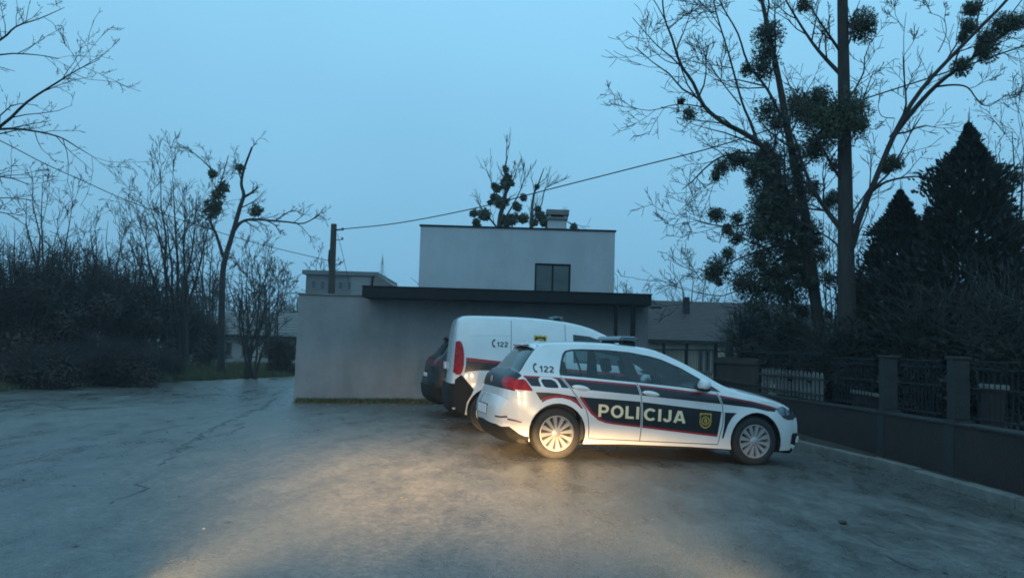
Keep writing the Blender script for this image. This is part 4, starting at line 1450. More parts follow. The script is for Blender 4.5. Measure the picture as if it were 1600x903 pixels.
# ------------------------------------------------------------------ other houses
def gable_house(name, x0, x1, y0, y1, zb, ze, zr, wallm, roofm, label, wins, over=.4, hip=0.0, courses=12, extra=None):
    cx, cy = (x0 + x1) / 2, (y0 + y1) / 2
    root = empty(name, (cx, cy, 0))
    hx, hy = (x1 - x0) / 2, (y1 - y0) / 2
    w = MB()
    w.box((-hx, -hy, zb), (hx, hy, ze))
    w.add([(-hx, -hy, ze), (-hx, hy, ze), (-hx, 0, zr - .1), (hx, -hy, ze), (hx, hy, ze), (hx, 0, zr - .1)], [(0, 2, 1), (3, 4, 5)])
    w.build('wall', wallm, root)
    rf = MB()
    ex, ey = hx + over, hy + over
    drop = (zr - ze) * over / hy
    for sg in (-1, 1):
        n = courses
        for i in range(n):                                     # stepped courses of tiles
            t0, t1 = i / n, (i + 1) / n
            h0, h1 = hip * t0, hip * t1
            A = (sg * ey * (1 - t0), ze - drop + (zr - ze + drop) * t0 + .04)
            B = (sg * ey * (1 - t1), ze - drop + (zr - ze + drop) * t1 + .02)
            rf.add([(-ex + h0, A[0], A[1]), (ex - h0, A[0], A[1]), (ex - h1, B[0], B[1]), (-ex + h1, B[0], B[1]), (-ex + h0, A[0], A[1] - .04), (ex - h0, A[0], A[1] - .04)],
                   [(0, 1, 2, 3) if sg < 0 else (3, 2, 1, 0), (4, 5, 1, 0)])
    if hip:
        for sg in (-1, 1):
            rf.add([(sg * ex, -ey, ze - drop), (sg * ex, ey, ze - drop), (sg * (ex - hip), 0, zr)], [(0, 1, 2)])
    r = rf.build('roof', roofm, root)
    MB().box((-ex, -ey - .06, ze - drop - .12), (ex, -ey - .005, ze - drop - .01)).build('gutter', 'dark_metal', r)
    for (a, b, c, d) in wins:
        f = MB().box((a - cx, -hy - .03, c), (b - cx, -hy + .05, d)).build('window', 'picket_white', root)
        MB().box((a - cx + .07, -hy - .04, c + .07), (b - cx - .07, -hy - .033, d - .07)).build('pane', 'pane_dark', f)
        MB().box((a - cx - .06, -hy - .10, c - .06), (b - cx + .06, -hy - .03, c - .005)).build('sill', 'concrete', f)
    tag(root, label, 'house')
    return root, r, cx, cy

# right: low house with tiled roof
p0, p1 = at(1000, 527, 36), at(1215, 537, 36)
rx0, rx1 = p0.x - 2.2, p1.x + 3.0
zr_ = at(1060, 471, 40.2).z
ze_ = at(1060, 528, 36).z
wz = at(1092, 533, 36.4)
h, r, cx, cy = gable_house('tiled_bungalow', rx0, rx1, 36.4, 44, -1.0, ze_ + .10, zr_, 'house_cream', 'roof_tile', 'low cream house with brown tiled roof behind the railing', [
    (at(x0, 540, 36.4).x, at(x1, 540, 36.4).x, .55, 1.48) for x0, x1 in ((1091, 1099), (1102, 1110), (1113, 1122), (1152, 1162))], over=.45, courses=30)
q = at(1072, 478, 38.8)
MB().box((q.x - cx - .14, q.y - cy - .14, q.z - .7), (q.x - cx + .14, q.y - cy + .14, q.z + .40)).build('chimney', 'dark_metal', r)

# left: pale house behind the bare trees
lz = at(400, 520, 46)
gable_house('pale_bungalow', at(322, 540, 46).x, at(476, 540, 46).x, 46, 54, -2.0, lz.z, at(400, 488, 50).z, 'house_pale', 'roof_tile_grey', 'pale single-storey house with small dark windows behind bare trees, left of the building', [
    (at(x0, 540, 46).x, at(x1, 540, 46).x, at(x0, 556, 46).z, at(x0, 534, 46).z) for x0, x1 in ((333, 344), (352, 363), (378, 388), (412, 421), (440, 450))], over=.5, courses=8)
gable_house('plaster_shed', at(112, 540, 40).x, at(232, 540, 40).x, 40, 46, -2.0, at(170, 506, 40).z, at(170, 478, 43).z, 'house_pale', 'roof_tile_grey', 'blank pale plaster wall of an outbuilding glimpsed above the far left bushes', [
    (at(196, 540, 40).x, at(206, 540, 40).x, at(196, 548, 40).z, at(196, 530, 40).z)], over=.3, courses=6)

# far apartment block over the parapet
def far_block():
    Y = 72
    a, b = at(478, 440, Y), at(585, 440, Y)
    root = empty('apartment_block', ((a.x + b.x) / 2, Y, 0))
    hx = (b.x - a.x) / 2
    zt = at(530, 430, Y).z
    MB().box((-hx, 0, -3), (hx, 12, zt)).build('wall', 'far_block', root)
    MB().box((-hx - .3, -.3, zt + .005), (hx + .3, 12.3, zt + .35)).build('roof', 'far_block', root)
    MB().add([(hx + .01, -.2, zt + .3), (hx + .01, 12, zt + .3), (hx + 2.6, 12, zt - 1.4), (hx + 2.6, -.2, zt - 1.4), (hx + .01, -.2, zt - 3), (hx + 2.6, -.2, zt - 3)], [(0, 1, 2, 3), (4, 5, 3, 0)]).build('lean_to_roof', 'roof_tile_grey', root)
    MB().box((hx - 2.0, -.12, -3), (hx - .4, -.004, zt - .1)).build('pale_bay', 'far_block_light', root)
    for i in range(6):
        for j in range(3):
            x = -hx + .45 + i * .78
            z = zt - 1.25 - j * 2.0
            f = MB().box((x, -.05, z), (x + .5, .02, z + .75)).build('window', 'far_block_light', root)
            MB().box((x + .06, -.06, z + .06), (x + .44, -.053, z + .69)).build('pane', 'pane_dark', f)
    tag(root, 'far grey apartment block rising behind the low parapet and the pole', 'building')
far_block()

# ------------------------------------------------------------------ boundary wall and fences on the right
WALL = [(5.75, 1.0), (5.62, 6.0), (5.52, 9.0), (5.45, 11.0), (5.12, 14.6), (4.95, 17.0), (4.70, 20.5), (4.45, 26.0), (4.35, 28.5)]
wl_ = smooth_line(WALL, 2.5, 27.3, 0.8)
def wall_run():
    root = empty('boundary_wall', (5.5, 9, 0))
    off = Vector((5.5, 9, 0))
    b = MB()
    n = len(wl_)
    for p in wl_:
        for dx, z in ((-.12, -.4), (-.12, .535), (.12, .535), (.12, -.4)):
            b.v.append((p.x + dx - off.x, p.y - off.y, z))
    for i in range(n - 1):
        for j in range(4):
            b.f.append((i * 4 + j, (i + 1) * 4 + j, (i + 1) * 4 + (j + 1) % 4, i * 4 + (j + 1) % 4))
    b.f += [(0, 1, 2, 3), tuple((n - 1) * 4 + j for j in (3, 2, 1, 0))]
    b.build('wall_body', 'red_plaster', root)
    rr = random.Random(9)
    for a, c in zip(wl_, wl_[1:]):
        d = c - a
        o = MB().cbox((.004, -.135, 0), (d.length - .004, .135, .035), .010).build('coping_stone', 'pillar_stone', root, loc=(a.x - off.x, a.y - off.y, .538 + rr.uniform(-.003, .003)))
        o.rotation_euler = (0, 0, math.atan2(d.y, d.x))
    tag(root, 'low dark red plastered wall with pale coping along the right kerb', 'wall')
    return root
wall_run()

def stone_pillar(y, label):
    x = interp(WALL, y)
    root = empty('fence_pillar', (x, y, 0))
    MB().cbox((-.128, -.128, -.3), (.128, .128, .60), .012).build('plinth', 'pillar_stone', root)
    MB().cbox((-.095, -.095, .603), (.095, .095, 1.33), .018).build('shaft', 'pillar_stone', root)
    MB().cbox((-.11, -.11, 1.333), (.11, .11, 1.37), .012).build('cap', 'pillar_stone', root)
    tag(root, label, 'pillar', 'stone pillars of the fence on the right')
stone_pillar(10.2, 'stone fence pillar right of the other one, nearer the kerb in front')
stone_pillar(11.85, 'stone fence pillar left of the other one, beside the dark trunk')

def fence(name, y0, y1, label, cat, style, step, ztop, m, group=None):
    x0, x1 = interp(WALL, y0), interp(WALL, y1)
    d = Vector((x1 - x0, y1 - y0, 0))
    L_ = d.length
    root = empty(name, (x0, y0, .592))
    root.rotation_euler = (0, 0, math.atan2(d.y, d.x))
    H = ztop - .592
    n = int(L_ / step)
    if style == 'iron':
        for z in (.06, H - .03):
            MB().cbox((0, -.02, z - .018), (L_, .02, z + .018), .004).build('rail', m, root)
        me = MB().tube([(0, 0, 0), (0, 0, H - .05)], [.009, .009], 6).mesh('picket', m)
        for i in range(1, n): link('picket', me, root, loc=(i * L_ / n, 0, .01))
        pm = MB().cbox((-.035, -.035, -.06), (.035, .035, H + .08), .006).mesh('post', m)
        k = max(1, round(L_ / 2.3))
        for i in range(k + 1): link('post', pm, root, loc=(i * L_ / k, 0, .07))
    elif style == 'grid':
        for z in (.05, H * .55, H - .10, H - .02):
            MB().cbox((.16, -.012, z - .012), (L_ - .16, .012, z + .012), .003).build('rail', m, root)
        me = MB().tube([(0, 0, .02), (0, 0, H)], [.008, .008], 6).mesh('bar', m)
        ring = MB()
        for a in range(12):
            a0, a1 = 2 * math.pi * a / 12, 2 * math.pi * (a + 1) / 12
            ring.tube([(.045 * math.cos(a0), 0, .045 * math.sin(a0)), (.045 * math.cos(a1), 0, .045 * math.sin(a1))], [.006, .006], 4, False)
        rm = ring.mesh('ring_ornament', m)
        for i in range(1, n):
            x = .16 + i * (L_ - .32) / n
            link('bar', me, root, loc=(x, 0, 0))
            if i % 2: link('ring_ornament', rm, root, loc=(x, .012, H - .06))
    elif style == 'white':
        for z in (.10, .36):
            MB().cbox((0, .025, z - .02), (L_, .045, z + .02), .004).build('rail', 'board_brown', root)
        pk = MB().prism([(-.035, 0), (.035, 0), (.035, .42), (0, .465), (-.035, .42)], -.012, .012).mesh('picket', m)
        rr = random.Random(3)
        for i in range(1, n): link('picket', pk, root, loc=(i * L_ / n, 0, .012 + rr.uniform(-.012, .012)), rot=(0, rr.uniform(-.02, .02), 0))
        MB().cbox((0, .05, H - .05), (L_, .09, H - .01), .006).build('top_rail', 'dark_metal', root)
    elif style == 'board':
        rr = random.Random(4)
        bw = L_ / n
        for i in range(n):
            MB().cbox((i * bw + .004, -.012 + rr.uniform(-.004, .004), .005), ((i + 1) * bw - .004, .012, H - .16 + rr.uniform(-.01, .01)), .003).build('board', m, root)
        for z in (.12, H - .30):
            MB().cbox((0, .016, z), (L_, .05, z + .08), .004).build('rail', m, root)
        MB().cbox((0, -.02, H - .05), (L_, .02, H - .015), .004).build('top_rail', 'dark_metal', root)
    tag(root, label, cat, group)
fence('iron_fence', 6.9, 10.05, 'ornamental iron panel running off the right edge past the nearest pillar', 'fence', 'grid', .115, 1.33, 'dark_metal', 'iron panels between the stone pillars')
fence('iron_fence', 10.4, 11.68, 'ornamental iron panel between the two clearly visible stone pillars', 'fence', 'grid', .115, 1.33, 'dark_metal', 'iron panels between the stone pillars')
fence('iron_fence', 12.05, 13.70, 'ornamental iron panel in front of the tall tree trunk', 'fence', 'grid', .115, 1.33, 'dark_metal', 'iron panels between the stone pillars')
fence('picket_fence', 13.72, 16.6, 'short pale wooden picket fence on the wall beyond the hatchback bonnet', 'fence', 'white', .155, 1.40, 'picket_white')
fence('board_fence', 16.65, 19.3, 'dark brown vertical board fence panel left of the pale pickets', 'fence', 'board', .16, 1.42, 'board_brown')
fence('iron_railing', 19.4, 27.2, 'long dark iron railing running away in front of the cream house', 'fence', 'iron', .145, 1.45, 'dark_metal')

# pale slab edges that catch light behind the fence
for pa, pb, Y, lab in (((1338, 612), (1386, 620), 13.6, 'pale flat stone edging lying behind the fence beside the tall trunk'), ((1544, 604), (1578, 606), 10.6, 'pale stone step glimpsed behind the ironwork at the right edge')):
    a, b_ = at(*pa, Y), at(*pb, Y)
    o = MB().cbox((0, 0, -.03), ((b_ - a).length, .25, .03), .012).build('stone_slab', 'kerb_concrete', None, loc=a)
    o.rotation_euler = (0, -math.atan2(b_.z - a.z, b_.x - a.x), 0)
    MB().cbox((.03, .05, -.9), ((b_ - a).length - .03, .22, -.031), .01).build('slab_support', 'red_plaster', o)
    tag(o, lab, 'slab')

# ------------------------------------------------------------------ utility pole and wires
pb_ = at(514, 520, 28.5)
pt = at(514, 350, 28.5)
pole = empty('utility_pole', (pb_.x, pb_.y, 0))
MB().tube([(0, 0, -1), (0.02, 0, pt.z * .5), (.0, 0, pt.z)], [.14, .125, .10], 12).build('shaft', 'pole_wood', pole, smooth=True, angle=50)
MB().tube([(-.05, -.02, pt.z - 1.55), (-.09, -.02, pt.z - 1.25), (-.09, 0, pt.z - .9)], [.05, .06, .05], 8).build('cable_box', 'dark_metal', pole, smooth=True)
for dz in (.22, .55):
    MB().tube([(.08, 0, pt.z - dz), (.30, 0, pt.z - dz + .02)], [.015, .012], 6).build('bracket', 'dark_metal', pole)
    MB().lathe([(.001, -.05), (.03, -.04), (.045, 0), (.03, .05), (.001, .06)], 10).build('insulator', 'concrete', pole, smooth=True, loc=(.31, 0, pt.z - dz + .05), rot=(math.pi / 2, 0, 0))
tag(pole, 'dark wooden utility pole standing behind the low parapet', 'pole')

def wire(pts, r, label):
    """pts: (px, py, Y) knots, joined by a smooth curve"""
    K = [at(*p) for p in pts]
    q = []
    for i in range(len(K) - 1):
        a, b, c, d = K[max(i - 1, 0)], K[i], K[i + 1], K[min(i + 2, len(K) - 1)]
        for j in range(10):
            t = j / 10
            q.append(0.5 * ((2 * b) + (c - a) * t + (2 * a - 5 * b + 4 * c - d) * t * t + (3 * b - a - 3 * c + d) * t ** 3))
    q.append(K[-1])
    o = MB().tube(q, [r] * len(q), 5).build('overhead_wire', 'black_plastic')
    tag(o, label, 'wire', 'overhead wires')
wire([(524, 359, 28.4), (620, 349, 27), (740, 326, 25.2), (870, 293, 23.2), (1000, 260, 21.5), (1130, 226, 20), (1350, 155, 18.5), (1480, 113, 17.6), (1640, 58, 16.8)], .017, 'overhead wire climbing from the pole to the upper right')
wire([(-60, 190, 17), (20, 230, 18.5), (70, 256, 19.7), (130, 283, 21), (200, 314, 22.4), (290, 346, 24.2), (400, 380, 26.4), (512, 407, 28.3)], .011, 'overhead wire sloping down from the upper left to the pole')
wire([(527, 365, 28.4), (536, 400, 29.5), (545, 440, 31)], .008, 'thin slack wire dropping from the pole top')

# ------------------------------------------------------------------ bare trees
def grow(out, p, d, L, r, lvl, rng, C):
    n = 5 if lvl == 0 else (4 if lvl == 1 else 3)
    pts, rad = [p.copy()], [r]
    d = d.normalized()
    end = C.get('end', .35)
    for i in range(n):
        d = (d + Vector((rng.gauss(0, 1), rng.gauss(0, 1), rng.gauss(0, 1))) * C['wander'] + Vector((0, 0, C['trop']))).normalized()
        p = p + d * (L / n)
        pts.append(p)
        rad.append(max(C['rmin'], r * (1 - (1 - end) * (i + 1) / n)))
    out.append((pts, rad, lvl))
    if lvl < C['max']:
        sprout(out, pts, rad, L, lvl, rng, C)

def sprout(out, pts, rad, L, lvl, rng, C, lo=.25, num=None):
    k = num if num is not None else C['num'][lvl]
    k = int(k) + (1 if rng.random() < k - int(k) else 0)
    for _ in range(k):
        t = rng.uniform(lo, 1) * (len(pts) - 1)
        i = min(int(t), len(pts) - 2)
        f = t - i
        q = pts[i].lerp(pts[i + 1], f)
        rr = rad[i] + (rad[i + 1] - rad[i]) * f
        ax = (pts[i + 1] - pts[i]).normalized()
        s_ = Vector((rng.gauss(0, 1), rng.gauss(0, 1), rng.gauss(0, 1)))
        s_ = (s_ - ax * s_.dot(ax)).normalized()
        an = math.radians(rng.uniform(*C['ang']))
        dd = ax * math.cos(an) + s_ * math.sin(an)
        grow(out, q, dd, L * rng.uniform(*C['ratio']), max(C['rmin'], min(C.get('rcap', 9), rr * rng.uniform(.45, .7))), lvl + 1, rng, C)

def tubes_mesh(name, brs, m, sides):
    b = MB()
    for pts, rad, lvl in brs:
        b.tube(pts, rad, sides(lvl), False)
    return b.mesh(name, m, True)

def leaf_cloud(name, cen, rad, n, size, m, rng, squash=(1, 1, 1), shell=.55, tri=False):
    """many small leaf faces spread through an uneven ball"""
    b = MB()
    lob = [(Vector((rng.gauss(0, 1), rng.gauss(0, 1), rng.gauss(0, 1))).normalized(), rng.uniform(-.35, .4)) for _ in range(7)]
    for _ in range(n):
        d = Vector((rng.gauss(0, 1), rng.gauss(0, 1), rng.gauss(0, 1))).normalized()
        k = 1 + sum(a * max(0, d.dot(v)) ** 3 for v, a in lob)
        r = rad * k * (rng.random() ** shell)
        p = Vector((d.x * squash[0], d.y * squash[1], d.z * squash[2])) * r + cen
        u = Vector((rng.gauss(0, 1), rng.gauss(0, 1), rng.gauss(0, 1))).normalized()
        v = u.cross(d + Vector((.01, .02, .03))).normalized()
        s_ = size * rng.uniform(.6, 1.3)
        b.add([p - u * s_, p + v * s_ * .4, p + u * s_, p - v * s_ * .4], [(0, 1, 2, 3)])
    return b.mesh(name, m)

def px_limb(pts, Y, r0, r1, rng, jit=.0, ydrift=0.0):
    K = [at(p[0], p[1], Y + ydrift * i / max(1, len(pts) - 1)) for i, p in enumerate(pts)]
    q = []
    for i in range(len(K) - 1):
        a, b, c, d = K[max(i - 1, 0)], K[i], K[i + 1], K[min(i + 2, len(K) - 1)]
        for j in range(3):
            t = j / 3
            q.append(0.5 * ((2 * b) + (c - a) * t + (2 * a - 5 * b + 4 * c - d) * t * t + (3 * b - a - 3 * c + d) * t ** 3))
    q.append(K[-1])
    n = len(q)
    return q, [r0 + (r1 - r0) * (i / (n - 1)) ** .8 for i in range(n)]

def plen(pts): return sum((b - a).length for a, b in zip(pts, pts[1:]))

def tree_from_limbs(name, label, limbs, C, seed, base, barkm='bark', twigm='twig', clumps=(), Y=15, clump_m='mistletoe', leafsize=.05, dens=1.0, group=None, cat='tree', clump_name='mistletoe'):
    rng = random.Random(seed)
    root = empty(name, base)
    big, small = [], []
    for (pts, r0, r1, yd, num) in limbs:
        q, rad = px_limb(pts, Y, r0, r1, rng, ydrift=yd)
        q = [p - Vector(base) for p in q]
        big.append((q, rad, 0))
        sprout(small, q, rad, max(.8, min(plen(q), C.get('lcap', 5.5))), 0, rng, C, lo=.18 if r0 < .1 else .35, num=num)
    link('trunk', tubes_mesh('trunk', big, barkm, lambda l: 9), root)
    for lv in (1, 2, 3, 4):
        s_ = [b for b in small if b[2] == lv]
        if s_: tag(link('branches' if lv == 1 else 'twigs', tubes_mesh('twigs', s_, twigm, lambda l: 5 if l == 1 else 3), root), kind='stuff')
    for (px_, py_, pr, dy) in clumps:
        c = at(px_, py_, Y + dy) - Vector(base)
        rr = pr * 1.3 * Y / FPX
        me = leaf_cloud(clump_name, Vector((0, 0, 0)), rr, int(dens * (160 + 11000 * rr * rr)), leafsize, clump_m, rng, shell=.72)
        tag(link(clump_name, me, root, loc=c), kind='stuff')
    tag(root, label, cat, group)
    return root

CT = dict(lcap=3.4, rcap=.022, wander=.16, trop=.055, rmin=.0052, max=3, num=[7, 5.5, 4, 0], ang=(28, 58), ratio=(.28, .52), end=.3)
Yt = 15.0
base = at(1324, 610, Yt)
base.z = 0
L1 = [([(1326, 650), (1324, 520), (1322, 400), (1320, 250), (1318, 100), (1315, -80)], .20, .085, 0, 8),
      ([(1328, 385), (1345, 335), (1365, 288), (1400, 205), (1440, 140), (1500, 75), (1560, 15), (1600, -30)], .068, .020, -1.0, 9),
      ([(1393, 216), (1425, 175), (1465, 132), (1510, 98), (1560, 60), (1620, 20)], .055, .016, -.5, 7),
      ([(1352, 310), (1370, 293), (1392, 282), (1430, 276), (1475, 279)], .034, .010, -.4, 5),
      ([(1462, 136), (1490, 133), (1512, 137), (1527, 156), (1545, 166), (1572, 148)], .022, .006, -.3, 4),
      ([(1318, 362), (1296, 335), (1276, 305), (1256, 262), (1240, 210)], .06, .02, .4, 6),
      ([(1317, 120), (1290, 92), (1270, 68), (1245, 30), (1222, -10)], .045, .015, .3, 6),
      ([(1316, 85), (1300, 62), (1285, 40), (1264, 8)], .035, .012, -.3, 4),
      ([(1317, 285), (1302, 262), (1290, 240), (1262, 190), (1248, 150)], .035, .012, -.5, 5),
      ([(1412, 150), (1413, 110), (1412, 60), (1416, 20)], .010, .004, 0, 3),
      ([(1420, 240), (1400, 262), (1385, 250)], .010, .005, 0, 2),
      ([(1398, 185), (1378, 182), (1372, 165), (1375, 150)], .009, .005, 0, 2),
      ([(1466, 82), (1478, 55), (1474, 30), (1450, 20)], .010, .005, 0, 3)]
clR = [(1348, 40, 24, 0), (1332, 172, 24, -.3), (1336, 196, 20, -.4), (1290, 183, 30, -.2), (1262, 172, 24, .2), (1279, 150, 15, 0), (1396, 255, 13, -.3), (1384, 262, 8, -.3), (1518, 14, 13, -.6), (1514, 42, 11, -.6), (1505, 58, 8, -.6),
       (1568, 40, 17, -.7), (1545, 62, 15, -.7), (1538, 80, 16, -.6), (1503, 104, 14, -.6), (1272, 232, 22, .3), (1256, 8, 10, .2), (1300, 205, 18, -.3), (1588, 36, 13, -.7)]
tree_from_limbs('poplar_tree', 'tall bare tree with straight trunk and forked right limb full of mistletoe, right', L1, CT, 11, base, clumps=clR, Y=Yt, leafsize=.030, dens=1.9)

base2 = at(1283, 610, 16.2)
base2.z = 0
L2 = [([(1290, 650), (1284, 560), (1272, 450), (1258, 335), (1240, 250), (1226, 175), (1214, 110), (1202, 55), (1186, -20)], .14, .035, 0, 8),
      ([(1272, 470), (1255, 390), (1232, 315), (1212, 262), (1190, 228), (1160, 207), (1129, 191), (1100, 166), (1083, 130), (1063, 100), (1050, 60), (1038, 27), (1034, -20)], .085, .012, -.6, 12),
      ([(1063, 101), (1040, 95), (1016, 73), (1008, 46)], .012, .005, 0, 4),
      ([(1100, 168), (1060, 163), (1016, 173), (980, 166)], .014, .005, 0, 5),
      ([(1129, 193), (1086, 188), (1056, 184)], .014, .006, 0, 3),
      ([(1182, 218), (1172, 190), (1159, 159), (1139, 86), (1119, 20), (1112, -20)], .035, .010, .3, 8),
      ([(1157, 165), (1126, 126), (1103, 90), (1090, 55)], .016, .006, .3, 6),
      ([(1222, 185), (1199, 140), (1169, 100), (1153, 53), (1130, 13), (1115, -20)], .034, .010, .4, 8),
      ([(1200, 245), (1169, 239), (1130, 244), (1103, 262), (1083, 282), (1066, 296)], .030, .008, -.4, 7),
      ([(1236, 350), (1190, 345), (1146, 354), (1106, 350), (1083, 343)], .026, .007, -.5, 6),
      ([(1250, 400), (1215, 385), (1170, 398), (1140, 412), (1110, 430)], .028, .009, -.6, 5),
      ([(1262, 440), (1220, 430), (1180, 440), (1130, 462), (1085, 455)], .024, .007, -.5, 6),
      ([(1240, 420), (1225, 350), (1205, 300), (1180, 262)], .03, .012, .5, 6)]
clL = [(1199, 54, 23, 0), (1195, 84, 15, 0), (1193, 106, 20, 0), (1167, 109, 11, .1), (1244, 165, 24, .2), (1199, 173, 17, .2), (1215, 190, 14, -.2), (1128, 262, 12, -.4), (1118, 275, 9, -.4), (1145, 250, 14, -.4), (1194, 250, 24, 0), (1180, 262, 18, 0), (1210, 292, 34, 0), (1200, 318, 26, -.3),
       (1226, 345, 38, .1), (1192, 358, 28, -.2), (1252, 298, 24, .3), (1240, 395, 32, .2), (1188, 405, 25, 0), (1212, 430, 28, .2), (1120, 335, 13, -.4), (1121, 420, 18, -.5), (1112, 428, 12, -.5), (1138, 396, 10, -.4), (1150, 372, 11, -.3), (1077, 178, 10, 0), (1064, 158, 5, 0), (1180, 450, 26, 0), (1230, 460, 30, .3), (1205, 330, 30, .4),
       (1265, 360, 18, .2), (1160, 440, 16, 0), (1255, 430, 20, .4)]
_ri = random.Random(77)
for _ in range(64):
    y_ = _ri.uniform(225, 505)
    w_ = 34 + 30 * math.sin(max(0, (y_ - 225) / 280 * math.pi)) + (16 if y_ > 380 else 0)
    clL.append((1218 + 0.06 * (y_ - 225) + _ri.gauss(0, .85) * w_, y_, _ri.uniform(5, 13), _ri.uniform(-.6, .6)))
tree_from_limbs('ivy_tree', 'leaning bare tree smothered in ivy and mistletoe clumps, left of the tall trunk', L2, CT, 12, base2, clumps=clL, Y=16.2, clump_m='ivy', leafsize=.034, dens=.95, clump_name='ivy_clump')

# left group
CL = dict(lcap=2.0, rcap=.03, wander=.17, trop=.03, rmin=.0065, max=3, num=[8, 5, 3.5, 0], ang=(22, 52), ratio=(.30, .52), end=.3)
bD = at(347, 585, 31)
bD.z = terrain(bD.x, bD.y)
LD = [([(345, 600), (346, 520), (347, 455), (350, 412), (363, 367), (375, 324), (381, 305), (377, 287), (382, 262), (394, 230)], .15, .035, 0, 6),
      ([(381, 308), (392, 302), (403, 293)], .06, .03, 0, 3), ([(349, 402), (338, 367), (329, 346), (333, 322), (344, 290), (357, 243)], .07, .015, 0, 8), ([(334, 278), (332, 267), (304, 240), (276, 223)], .03, .010, 0, 6),
      ([(366, 360), (376, 348), (391, 343), (413, 344), (450, 347), (475, 349), (500, 335)], .07, .018, 0, 9), ([(430, 345), (450, 332), (462, 329)], .03, .012, 0, 4), ([(415, 344), (430, 352), (438, 366)], .03, .012, 0, 3), ([(329, 346), (312, 336), (300, 322)], .03, .01, 0, 4)]
clD = [(332, 272, 6, 0), (349, 293, 8, 0), (340, 304, 9, 0), (335, 322, 11, 0), (331, 334, 8, 0), (400, 330, 9, 0), (375, 262, 5, 0)]
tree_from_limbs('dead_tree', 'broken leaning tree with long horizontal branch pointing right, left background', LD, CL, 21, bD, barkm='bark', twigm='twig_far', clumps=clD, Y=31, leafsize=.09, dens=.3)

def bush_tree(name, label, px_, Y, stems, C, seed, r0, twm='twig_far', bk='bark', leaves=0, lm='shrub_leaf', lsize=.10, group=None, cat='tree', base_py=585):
    """several stems fanning from one foot; stems: (top px, top py)"""
    base = at(px_, base_py, Y)
    base.z = terrain(base.x, base.y)
    rng = random.Random(seed)
    root = empty(name, base)
    big, small = [], []
    for (tx, ty) in stems:
        T = at(tx, ty, Y + rng.uniform(-1, 1)) - base
        st = Vector((rng.uniform(-.25, .25), rng.uniform(-.25, .25), 0))
        m1 = st.lerp(T, .4) + Vector((-T.x * .12, 0, T.z * .05))
        pts = []
        for j in range(8):
            t = j / 7
            p = (st * (1 - t) ** 2 + m1 * 2 * t * (1 - t) + T * t * t)
            if 0 < j: p += Vector((rng.gauss(0, .05), rng.gauss(0, .05), 0))
            pts.append(p)
        rad = [max(C['rmin'], r0 * (1 - .9 * j / 7)) for j in range(8)]
        big.append((pts, rad, 0))
        sprout(small, pts, rad, plen(pts) * C.get('lmul', .55), 0, rng, C, lo=.22)
    link('trunk', tubes_mesh('trunk', big, bk, lambda l: 7), root)
    for lv in (1, 2, 3):
        s_ = [b for b in small if b[2] == lv]
        if s_: tag(link('branches' if lv == 1 else 'twigs', tubes_mesh('twigs', s_, twm, lambda l: 4 if l == 1 else 3), root), kind='stuff')
    if leaves:
        b = MB()
        nodes = [p for br in small for p in br[0]]
        for _ in range(leaves):
            p = rng.choice(nodes) + Vector((rng.gauss(0, .16), rng.gauss(0, .16), rng.gauss(0, .16)))
            if p.z < .05: continue
            u = Vector((rng.gauss(0, 1), rng.gauss(0, 1), rng.gauss(0, 1))).normalized()
            v = u.orthogonal().normalized()
            s_ = lsize * rng.uniform(.5, 1.3)
            b.add([p - u * s_, p + v * s_ * .5, p + u * s_, p - v * s_ * .5], [(0, 1, 2, 3)])
        tag(b.build('crown', lm, root), kind='stuff')
    tag(root, label, cat, group)
    return root
CB = dict(rcap=.03, wander=.14, trop=.05, rmin=.0065, max=3, num=[9, 5.5, 3.2, 0], ang=(18, 46), ratio=(.24, .46), end=.3)
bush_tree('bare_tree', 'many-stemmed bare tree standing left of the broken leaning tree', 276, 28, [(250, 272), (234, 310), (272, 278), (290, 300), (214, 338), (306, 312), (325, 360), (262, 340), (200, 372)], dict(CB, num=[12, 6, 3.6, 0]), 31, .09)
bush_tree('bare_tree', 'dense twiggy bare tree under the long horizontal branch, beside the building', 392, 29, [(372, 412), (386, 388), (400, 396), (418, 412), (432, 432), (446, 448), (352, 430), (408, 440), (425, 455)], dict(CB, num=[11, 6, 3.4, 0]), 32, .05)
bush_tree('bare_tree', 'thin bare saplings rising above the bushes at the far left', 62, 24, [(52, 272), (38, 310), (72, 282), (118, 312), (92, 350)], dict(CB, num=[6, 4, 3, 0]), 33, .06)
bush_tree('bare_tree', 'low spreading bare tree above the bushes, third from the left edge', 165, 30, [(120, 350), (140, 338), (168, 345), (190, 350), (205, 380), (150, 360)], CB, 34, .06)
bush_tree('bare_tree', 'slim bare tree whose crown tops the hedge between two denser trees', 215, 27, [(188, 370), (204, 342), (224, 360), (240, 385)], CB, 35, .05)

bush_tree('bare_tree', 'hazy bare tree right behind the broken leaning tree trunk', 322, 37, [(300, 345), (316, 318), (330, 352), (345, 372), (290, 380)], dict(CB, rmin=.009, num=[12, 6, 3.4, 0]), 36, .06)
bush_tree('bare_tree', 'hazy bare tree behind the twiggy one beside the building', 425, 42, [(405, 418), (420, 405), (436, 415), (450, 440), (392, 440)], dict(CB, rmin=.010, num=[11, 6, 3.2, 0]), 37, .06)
bush_tree('bare_tree', 'hazy bare tree filling the gap over the second thicket from the left', 128, 35, [(100, 365), (118, 352), (136, 372), (152, 390), (84, 392)], dict(CB, rmin=.009, num=[11, 6, 3.2, 0]), 38, .05)

